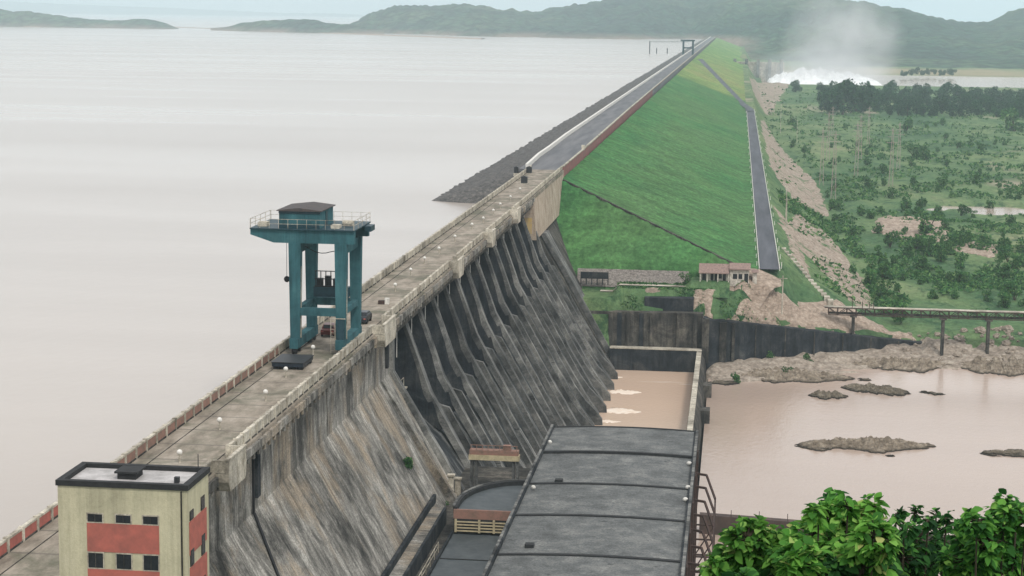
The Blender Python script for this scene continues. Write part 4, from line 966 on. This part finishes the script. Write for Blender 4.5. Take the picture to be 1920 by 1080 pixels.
for nm, lb, c, r in (('mist_plume', 'tall soft plume of mist rising from the white spray', (132, 2420, 50), (82, 70, 78)), ('mist_plume', 'low bank of mist lying over the spillway foam', (105, 2360, 12), (100, 80, 40))):
    m = MB(); m.blob((0, 0, 0), (1, 1, 1), 1, 28, 16, 0); o = m.build(nm, mm, None, True); o.location = c; o.scale = r; tag(o, lb, 'mist', kind='stuff')

# ================================================================== ROCKS
def rocks(name, px0, px1, py0, py1, label, seed, mat='darkrock', hgt=.9, grp=None, tilt=0):
    a = atz(px0, (py0+py1)/2, 0); b = atz(px1, (py0+py1)/2, 0); f0 = atz((px0+px1)/2, py1, 0); f1 = atz((px0+px1)/2, py0, 0)
    L = (b.x-a.x)/2; Dp = abs(f1.y-f0.y)/2; cx = (a.x+b.x)/2; cy = (f0.y+f1.y)/2
    rnd = random.Random(seed); m = OPEN(); n = 90; k = 22
    def f(u, v):
        e = math.sin(math.pi*u)**.6; w_ = Dp*e*(.75+.6*fb(u*4, seed)); x = cx-L+2*L*u; y = cy+tilt*(u-.5)*Dp+(v-.5)*2*w_
        z = hgt*e*math.sin(math.pi*v)**.7*(.75+.9*fb(x/2.0, y/1.2, seed)+.1*fb(x/.7, y/.5, seed))-.12
        z = lerp(z, round(z/.32)*.32, .6) if z > .1 else z
        return (x, y, z)
    m.grid([i/n for i in range(n+1)], [i/k for i in range(k+1)], f); return tag(m.build(name, mat), label, 'rock', grp)
rocks('rock_islet', 1484, 1757, 822, 851, 'long low rock islet in the middle of the muddy river', 1, 'riverrock', 1.5, tilt=.6)
rocks('rock_islet', 1514, 1592, 735, 751, 'small oval rock in the river nearest the basin wall', 2, 'darkrock', 1.2)
rocks('rock_islet', 1576, 1708, 720, 744, 'slanting rock slab in the river just off the rocky shore', 3, 'darkrock', 1.2, tilt=-.6)
rocks('rock_islet', 1722, 1774, 733, 742, 'thin short rock in the river right of the slanting slab', 4, 'darkrock', .5, tilt=-.6)
rocks('rock_islet', 1832, 1990, 842, 860, 'thin low rock at the right edge of the river', 5, 'darkrock', .8, tilt=.5)
rocks('rock_islet', 1655, 1680, 852, 858, 'tiny rock just below the long islet', 6, 'darkrock', .3)
rocks('rock_shelf', 1335, 1605, 690, 722, 'flat brown rock shelf at the foot of the dark retaining wall', 7, 'riverrock', 1.5)
rocks('rock_shelf', 1560, 1800, 668, 700, 'broad pale rock slab at the river edge below the wall end', 8, 'riverrock', 1.6)
rocks('rock_shelf', 1600, 1640, 708, 716, 'small rock between the shelf and the slanting slab', 9, 'riverrock', .4)
rocks('rock_shelf', 1330, 1560, 664, 688, 'brown rock ledge directly under the dark retaining wall', 10, 'riverrock', 1.7)
rocks('rock_shelf', 1790, 1990, 668, 712, 'wide tan rock slab at the right river bank', 11, 'riverrock', 2.0)
rocks('rock_shelf', 1325, 1390, 712, 725, 'thin dark rock ledge beside the divide wall', 12, 'darkrock', .6)
rnd = random.Random(5); protos = []
for k in range(5):
    m = MB(); m.blob((0, 0, 0), (1, .8, .62), k*7+2, 12, 8, .55, 1.4); protos.append(m)
pm_ = []
for i in range(190):
    px = rnd.uniform(1690, 1935); py = rnd.uniform(646, 700)
    if py > 655+(px-1690)*.0+40*(rnd.random()): continue
    q = atz(px, py, 1.0); s_ = rnd.uniform(.35, 1.0)*(1 if rnd.random() < .8 else 1.5)
    if i < 5 or len(pm_) < 5:
        o = protos[len(pm_)].build('boulder', 'palerock', None, False); pm_.append(o)
    else: o = rnd.choice(pm_).copy(); COL.objects.link(o)
    o.location = (q.x, q.y, ground(q.x, q.y)+.3*s_); o.scale = (s_, s_, s_); o.rotation_euler = (0, 0, rnd.uniform(0, 6))
    tag(o, 'boulder on the rocky bank under the bridge at the right', 'boulder', 'boulders on the bank under the bridge')

# ================================================================== TREES AND SHRUBS
def leaf_quad(m, c, s, rnd, up=.3):
    d = Vector((rnd.gauss(0, 1), rnd.gauss(0, 1), rnd.gauss(0, 1)+up)).normalized(); u = d.orthogonal().normalized(); a = rnd.uniform(0, 6.28)
    u = Matrix.Rotation(a, 3, d) @ u; v = d.cross(u)*rnd.uniform(.5, .9)
    m.add([c-u*s, c-v*s*.6, c+u*s, c+v*s*.6+d*s*.15], [(0, 1, 2, 3)])
def crown(m, lobes, n, s, rnd):
    tot = sum(r**2 for _, r in lobes)
    for c, r in lobes:
        for _ in range(int(n*r*r/tot)):
            d = Vector((rnd.gauss(0, 1), rnd.gauss(0, 1), rnd.gauss(0, 1)*.85)).normalized()
            leaf_quad(m, Vector(c)+d*r*rnd.uniform(.55, 1.08)**.7, s*rnd.uniform(.6, 1.4), rnd)
def make_tree(label, H, Wd, nl, leaf, seed, mat='leaftree', name='tree', cat='tree', group=None, trunk=True, low=.25):
    rnd = random.Random(seed); t = thing(name, label, cat, (0, 0, 0), group)
    lobes = []
    for k in range(9 if trunk else 6):
        a = rnd.uniform(0, 6.28); rr_ = rnd.uniform(0, Wd*.62); z = rnd.uniform(low+.12, .78)*H
        lobes.append(((math.cos(a)*rr_, math.sin(a)*rr_, z), rnd.uniform(.24, .40)*Wd*1.0))
    m = MB()
    if trunk:
        m.tube([(0, 0, -.6), (.1, 0, H*.2), (0, .15, H*.45), (.1, .1, H*.7)], [H*.035, H*.028, H*.02, H*.008], 7)
        for c, r in lobes[:6]: m.tube([(0, 0, H*.22), (c[0]*.5, c[1]*.5, lerp(H*.22, c[2], .6)), c], [H*.014, H*.01, H*.004], 5)
        m.build('trunk', 'bark', t)
    else:
        for c, r in lobes[:5]: m.tube([(0, 0, -.2), (c[0]*.5, c[1]*.5, c[2]*.5), c], [H*.03, H*.02, H*.008], 5)
        m.build('stem', 'bark', t)
    m = OPEN(); crown(m, lobes, nl, leaf, rnd); m.build('crown', mat, t); return t
TP = [make_tree('', 16, 10.5, 1300, .95, s, low=.02) for s in (11, 12, 13, 14)]
tp_used = [False]*4
def place(protos, used, k, loc, s, label, group, sz=None):
    if not used[k]: o = protos[k]; used[k] = True
    else: o = copy_tree(protos[k])
    o.location = loc; o.scale = (s, s, sz or s); o.rotation_euler = (0, 0, random.uniform(0, 6.28)); o['label'] = label
    if group: o['group'] = group
    return o
def at_plain(px, py): 
    q = atz(px, py, 4)
    for _ in range(3): q = atz(px, py, ground(q.x, q.y))
    return q
# tree belt in front of the far river: (px, base y, height px)
belt = [(1492, 172, 24, 'lone small tree in front of the bright white spray'), (1543, 185, 36, 'tree right of the lone one, left edge of the tall dark clump'),
        (1560, 212, 48, ''), (1580, 214, 66, 'tallest dark tree of the clump left of the belt'), (1605, 212, 62, ''), (1625, 205, 52, ''), (1550, 205, 38, ''), (1592, 196, 46, ''), (1572, 190, 40, '')]
for i, (px, py, h, lb) in enumerate(belt):
    q = at_plain(px, py); place(TP, tp_used, i % 4, q, h*q.y/3550/17*1.08, lb or 'dark tree in the tall clump right of the white spray', 'trees in the tall clump' if not lb else None)
rnd = random.Random(3)
for i in range(58):
    px = 1640+i*5.6+rnd.uniform(-4, 4); row = i % 3; py = (187, 200, 213)[row]+rnd.uniform(-4, 4)+(px-1640)*.02; h = rnd.uniform(24, 38)
    q = at_plain(px, py); place(TP, tp_used, rnd.randrange(4), q, h*q.y/3550/17, 'dark tree in the %s of the long belt before the far river, %s row' % (['left third', 'middle third', 'right third'][min(2, i//20)], ['back', 'middle', 'front'][row]), 'trees in the long belt before the far river')
for i in range(12):
    px = 1690+i*9+rnd.uniform(-4, 4); q = at_plain(px, 143+rnd.uniform(-2, 3)) ; q = atz(px, 141+rnd.uniform(-2, 2), 4)
    place(TP, tp_used, rnd.randrange(4), (q.x, q.y, 4), rnd.uniform(9, 15)*q.y/3550/17, 'tree in the low clump on the far river bank', 'trees in the clump on the far bank')
SP = [make_tree('', 4.5, 3.4, 420, .42, 30+s, 'leafshrub', 'shrub', 'shrub', None, False, -.05) for s in range(4)]
sp_used = [False]*4
special = [(1736, 440, 44, 'greyish round tree standing between the two gravel patches'), (1700, 395, 30, 'dark shrub above the left gravel patch'), (1722, 400, 28, 'dark shrub above the right side of the gravel patch'), (1690, 606, 44, 'dark bushy tree under the left end of the bridge'),
           (1740, 480, 36, 'dark shrub below the pale gravel patches'), (1765, 490, 34, 'large dark shrub right below the gravel patches'), (1800, 505, 30, 'dark shrub at the lower end of the thicket below the gravel'), (1715, 470, 30, 'dark shrub at the upper end of the thicket below the gravel'),
           (1715, 300, 26, 'dark shrub left in the thicket in the middle of the plain'), (1735, 300, 30, 'dark shrub right in the thicket in the middle of the plain'), (1900, 245, 40, 'dark tree by the right edge of the plain below the belt'), (1700, 245, 24, 'round dark shrub just below the tree belt'),
           (1295, 530, 22, 'round dark shrub at the left end of the long house'), (1484, 235, 18, 'small shrub left on the far plain beside the road'), (1855, 395, 20, 'small shrub beside the pale pond')]
for i, (px, py, h, lb) in enumerate(special):
    q = at_plain(px, py)
    if px == 1295: q = Vector((-10.6, 441, 17.9))
    place(SP, sp_used, i % 4, q, h*q.y/3550/4.5*1.05, lb, None)
n = 0; i = 0
while n < 165 and i < 2000:
    i += 1; py = 225+355*rnd.random()**.9; px = rnd.uniform(1445+(py-200)*.45, 1935)
    q = at_plain(px, py)
    if q.x < 13.5 or (60 < q.x < 140 and 765 < q.y < 822): continue
    if 14 < q.x < 39 and rnd.random() < .7: continue
    if fb(q.x/40, q.y/75, 2) < -.10 and rnd.random() < .8: continue
    ss_ = rnd.uniform(.4, 1.2)**1.2; reg = 'below the dark tree belt' if q.y > 1150 else ('around the lattice pylons' if px < 1700 else 'right of the lattice pylons') if q.y > 850 else ('between the rock bank and the gravel patches' if px < 1690 else 'near the pale pond and gravel patches') if q.y > 640 else 'on the near plain above the truss bridge'
    place(SP, sp_used, rnd.randrange(4), q, ss_, ('small' if ss_ < .65 else 'medium' if ss_ < .95 else 'large')+' green shrub '+reg, 'shrubs scattered over the plain', None); n += 1
# shrubs around the lane and walls
for (px, py, h, lb) in ((1170, 572, 16, 'low green shrub on the grass above the basin wall, left'), (1385, 585, 24, 'shrub between the two bare dirt patches'), (1447, 560, 22, 'shrub beside the thin pole near the rubble fan'), (1340, 532, 9, 'low bush in front of the long house'),
                        (1480, 575, 20, 'shrub on the green bank right of the thin pole'), (1520, 560, 18, 'shrub on the green bank near the stair'), (1455, 590, 12, 'small shrub at the top of the rubble fan')):
    q = atz(px, py, 16); q.z = ground(q.x, q.y); place(SP, sp_used, rnd.randrange(4), q, h*q.y/3550/4.5, lb, None)
# wild growth on the near wall toe
for (px, py, h, lb) in ((745, 868, 22, 'green bush growing on the sloping wall near its foot'), (775, 875, 28, 'bush growing in the gutter below the sloping wall'), (838, 945, 16, 'small bush at the corner of the toe deck')):
    q = aty(px, py, 228 if px < 800 else 236); z = q.z; q.x = face_x(z) if px < 800 else q.x; q.z = z-.6; place(SP, sp_used, rnd.randrange(4), q, h*q.y/3550/4.5, lb, None)

# ground cover: countless tufts and low bushes on the plain and banks
m = OPEN(); rnd = random.Random(8)
for i in range(24000):
    py = 165+430*rnd.random()**.75; px = rnd.uniform(1430+(py-200)*.12, 1935); q = atz(px, py, 4)
    if q.x < 12: q = atz(px, py, 17)
    if q.y > 2200 or q.y < 461 or q.x < 12.5 or (14 < q.x < 39 and 470 < q.y < 1300 and rnd.random() < .85 and not 640 < q.y < 720) or (60 < q.x < 145 and 762 < q.y < 825): continue
    if fb(q.x/22, q.y/45, 6) < -.02: continue
    g = ground(q.x, q.y); s_ = rnd.uniform(.35, 1.0)*(q.y/600)**.5
    for k in range(3): leaf_quad(m, Vector((q.x+rnd.uniform(-1, 1)*s_, q.y+rnd.uniform(-1, 1)*s_*1.5, g+s_*.5+rnd.random()*s_*.5)), s_, rnd, .8)
tag(m.build('ground_cover', 'leafshrub'), 'dense low green scrub covering the plain', 'scrub', kind='stuff')
m = OPEN()
for i in range(9000):
    x = rnd.uniform(-27, 12); y = rnd.uniform(429.5, 452); h = ground(x, y)
    if 437.3 < y+.02*0 < 440 or (x > -1 and y > 440.5) or (-20.5 < x < -8 and y < 433.5): continue
    if x < 12 and fb(x/6, y/5, 2) < -.05: continue
    if y-wall_y(x) < 1.5: continue
    leaf_quad(m, Vector((x, y, h+.15)), rnd.uniform(.2, .5), rnd, .8)
tag(m.build('ground_cover', 'leafshrub'), 'green weeds on the terraces above the basin wall', 'weeds', kind='stuff')

# ================================================================== POLES AND PYLONS
def pole(px, py, hpx, lb, grp=None):
    q = at_plain(px, py); h = hpx*q.y/3550; t = thing('utility_pole', lb, 'pole', q, grp)
    m = MB(); m.tube([q-Vector((0, 0, .5)), q+Vector((0, 0, h))], [.17, .11], 7); m.build('shaft', 'conlight', t)
    m = MB(); m.bar(q+Vector((-.9, 0, h-.6)), q+Vector((.9, 0, h-.6)), .12); m.build('crossarm', 'conlight', t)
for px, py, h, lb in ((1466, 585, 70, 'thin pale pole by the path above the rubble fan'), (1474, 430, 60, 'thin pale pole on the green strip beside the toe road'), (1463, 250, 55, 'pale pole left on the far green strip'), (1473, 420, 75, 'second thin pole on the green strip beside the toe road'), (1452, 215, 45, 'pale pole nearest the end of the toe road'), (1494, 265, 40, 'short pale pole at the far end of the plain')):
    pole(px, py, h, lb)
def pylon(px, py, hpx, lb):
    q = at_plain(px, py); h = hpx*q.y/3550; w0 = h*.035; t = thing('lattice_pylon', lb, 'pylon', q, 'lattice pylons on the plain')
    m = MB(); L = 7; P = lambda k, i: Vector((q.x+(-1, 1, 1, -1)[i]*lerp(w0, .25, k/L), q.y+(-1, -1, 1, 1)[i]*lerp(w0, .25, k/L), q.z+h*k/L))
    for i in range(4): m.bar(P(0, i)-Vector((0, 0, .6)), P(L, i), .13)
    for k in range(L):
        for i in range(4): m.bar(P(k, i), P(k+1, (i+1) % 4), .075)
    m.build('lattice_mast', 'conpink', t)
    m = MB()
    for z, w_ in ((.75, .10), (.85, .085), (.95, .07)): m.bar((q.x-h*w_, q.y, q.z+h*z), (q.x+h*w_, q.y, q.z+h*z), .16)
    m.build('crossarm', 'conpink', t)
M['conpink'] = simple('dull_galvanised_steel', (.42, .34, .31), .1, 3, .6)
for px, py, h in ((1540, 345, 105), (1552, 300, 90), (1562, 380, 135), (1605, 330, 100), (1612, 300, 85), (1628, 270, 70), (1670, 350, 110), (1684, 320, 90), (1560, 260, 60)):
    pylon(px, py, h, 'slender pale lattice pylon, %s of the nine counted from the left' % ['first', 'second', 'fourth', 'fifth', 'sixth', 'seventh', 'eighth', 'ninth', 'third'][[1540, 1552, 1562, 1605, 1612, 1628, 1670, 1684, 1560].index(px)])

# ================================================================== FOREGROUND LEAVES
def leaf(m, base, d, L, rnd):
    d = d.normalized(); side = d.cross(Vector((0, 0, 1)))
    if side.length < .1: side = Vector((1, 0, 0))
    side.normalize(); side = Matrix.Rotation(rnd.gauss(0, .5), 3, d) @ side; nrm = side.cross(d).normalized(); W_ = L*rnd.uniform(.24, .38)
    prof = [(0, .04), (.18, .62), (.42, 1.0), (.70, .78), (.88, .38), (1.0, .02)]; dr = rnd.uniform(.05, .5)
    vs = []
    for t_, w_ in prof:
        c = base+d*(L*t_)-Vector((0, 0, 1))*(L*dr*t_*t_)
        vs += [c-side*W_*w_+nrm*W_*.28*w_, c, c+side*W_*w_+nrm*W_*.28*w_]
    fs = []
    for k in range(len(prof)-1):
        a = k*3; fs += [(a, a+1, a+4, a+3), (a+1, a+2, a+5, a+4)]
    m.add(vs, fs)
def leafy(label, blobs, dist, nleaf, L, mat, seed, root_px):
    rnd = random.Random(seed)
    r0 = ray(root_px, 1080); r0 = r0*(dist/-(CM.transposed() @ r0).z); gx, gy = r0.x, r0.y; gz = hs(gx, gy)[2]
    t = thing('broadleaf_tree', label, 'tree', (gx, gy, gz)); m = OPEN(); tw_ = MB(); tot = sum(b[2]**2*b[3] for b in blobs); fork = Vector((gx, gy, gz+1.8))
    tw_.tube([(gx, gy, gz-.4), fork], [.06, .04], 7)
    for px, py, r, dens in blobs:
        d = ray(px, py); dd = dist+rnd.uniform(-1.2, 1.2); c = Vector((0, 0, ZC))+d*dd; R_ = r*dd/3500
        tw_.tube([fork, fork.lerp(c, .5)+Vector((0, 0, -.25)), c], [.03, .02, .01], 6)
        nb = max(5, int(nleaf*r*r*dens/tot/9))
        for b in range(nb):
            v = Vector((rnd.gauss(0, 1), rnd.gauss(0, 1), rnd.gauss(0, 1))).normalized(); tip = c+v*R_*rnd.uniform(.35, 1.0)**.6
            tw_.tube([c+v*R_*.15, tip], [.012, .005], 4)
            for k in range(9):
                a = rnd.uniform(0, 6.28); dirv = Vector((math.cos(a), math.sin(a), rnd.uniform(-.7, .7)))+v*.5
                leaf(m, tip+Vector((0, 0, rnd.uniform(-.06, .04))), dirv, L*rnd.choice((.55, .75, .95, 1.1, 1.3)), rnd)
    tw_.build('branches', 'bark', t); m.build('leaves', mat, t, True)
leafy('bright green broad leaved tree beside the steel gallery, lower left of the foliage', [(1400, 1010, 38, 1), (1370, 1045, 32, 1), (1430, 1030, 36, 1), (1355, 1085, 34, 1), (1405, 1000, 22, 1), (1340, 1070, 22, .7), (1410, 1075, 45, .9), (1465, 1060, 40, .8), (1450, 1005, 22, .6)], 21, 2600, .115, 'leaf', 1, 1420)
leafy('tallest bright green broad leaved tree left of centre in the foliage', [(1555, 972, 34, 1), (1590, 1000, 45, 1), (1520, 1010, 38, 1), (1625, 972, 30, 1), (1570, 1050, 60, .8), (1500, 1055, 45, .8), (1636, 948, 16, .8), (1535, 955, 18, .6), (1640, 1010, 40, .8), (1620, 1060, 50, .8), (1590, 950, 18, .8), (1480, 1020, 20, .6)], 20, 3800, .12, 'leaf', 2, 1560)
leafy('dark small leaved tree in the dip between the two bright green trees', [(1690, 1045, 45, 1), (1745, 1050, 55, 1), (1695, 985, 20, .7), (1680, 962, 12, .6), (1755, 985, 26, .6), (1775, 970, 14, .7), (1660, 1085, 60, 1), (1720, 1010, 34, .9), (1790, 1035, 50, 1), (1715, 960, 10, .5), (1740, 975, 14, .5), (1820, 1050, 50, 1)], 23, 3000, .105, 'leafdark', 3, 1720)
leafy('green leafy tree at the lower right corner with upright tip', [(1850, 1010, 40, 1), (1882, 990, 34, 1), (1820, 1050, 55, 1), (1900, 1050, 60, 1), (1885, 938, 12, 1.6), (1884, 958, 14, 1.2), (1832, 975, 24, .8), (1925, 975, 30, .9), (1860, 965, 16, .7), (1800, 995, 24, .7), (1908, 955, 12, .8)], 21, 3400, .105, 'leafmid', 4, 1860)
leafy('sparse twiggy sapling rising behind the tallest bright green tree', [(1552, 938, 12, .6), (1565, 928, 8, .5)], 24, 40, .12, 'leafdark', 5, 1555)
leafy('low dark bush filling the bottom edge under the bright green trees', [(1480, 1095, 50, 1), (1560, 1100, 60, 1), (1650, 1100, 50, 1), (1400, 1105, 40, 1)], 19, 1300, .15, 'leafdark', 6, 1520)

# ================================================================== HAZE
hm = D.materials.new('haze_air'); hm.use_nodes = True; t_ = hm.node_tree; t_.nodes.clear()
o_ = t_.nodes.new('ShaderNodeOutputMaterial'); v_ = t_.nodes.new('ShaderNodeVolumePrincipled'); v_.inputs['Color'].default_value = (.76, .93, 1, 1); v_.inputs['Density'].default_value = 1.2e-4; v_.inputs['Anisotropy'].default_value = .0
t_.links.new(v_.outputs[0], o_.inputs['Volume'])
m = MB(); m.box(-42000, 9000, -700, 34000, -5.5, 420); hz = m.build('haze', hm); tag(hz, 'thin pale blue haze over the valley', 'haze', kind='stuff')
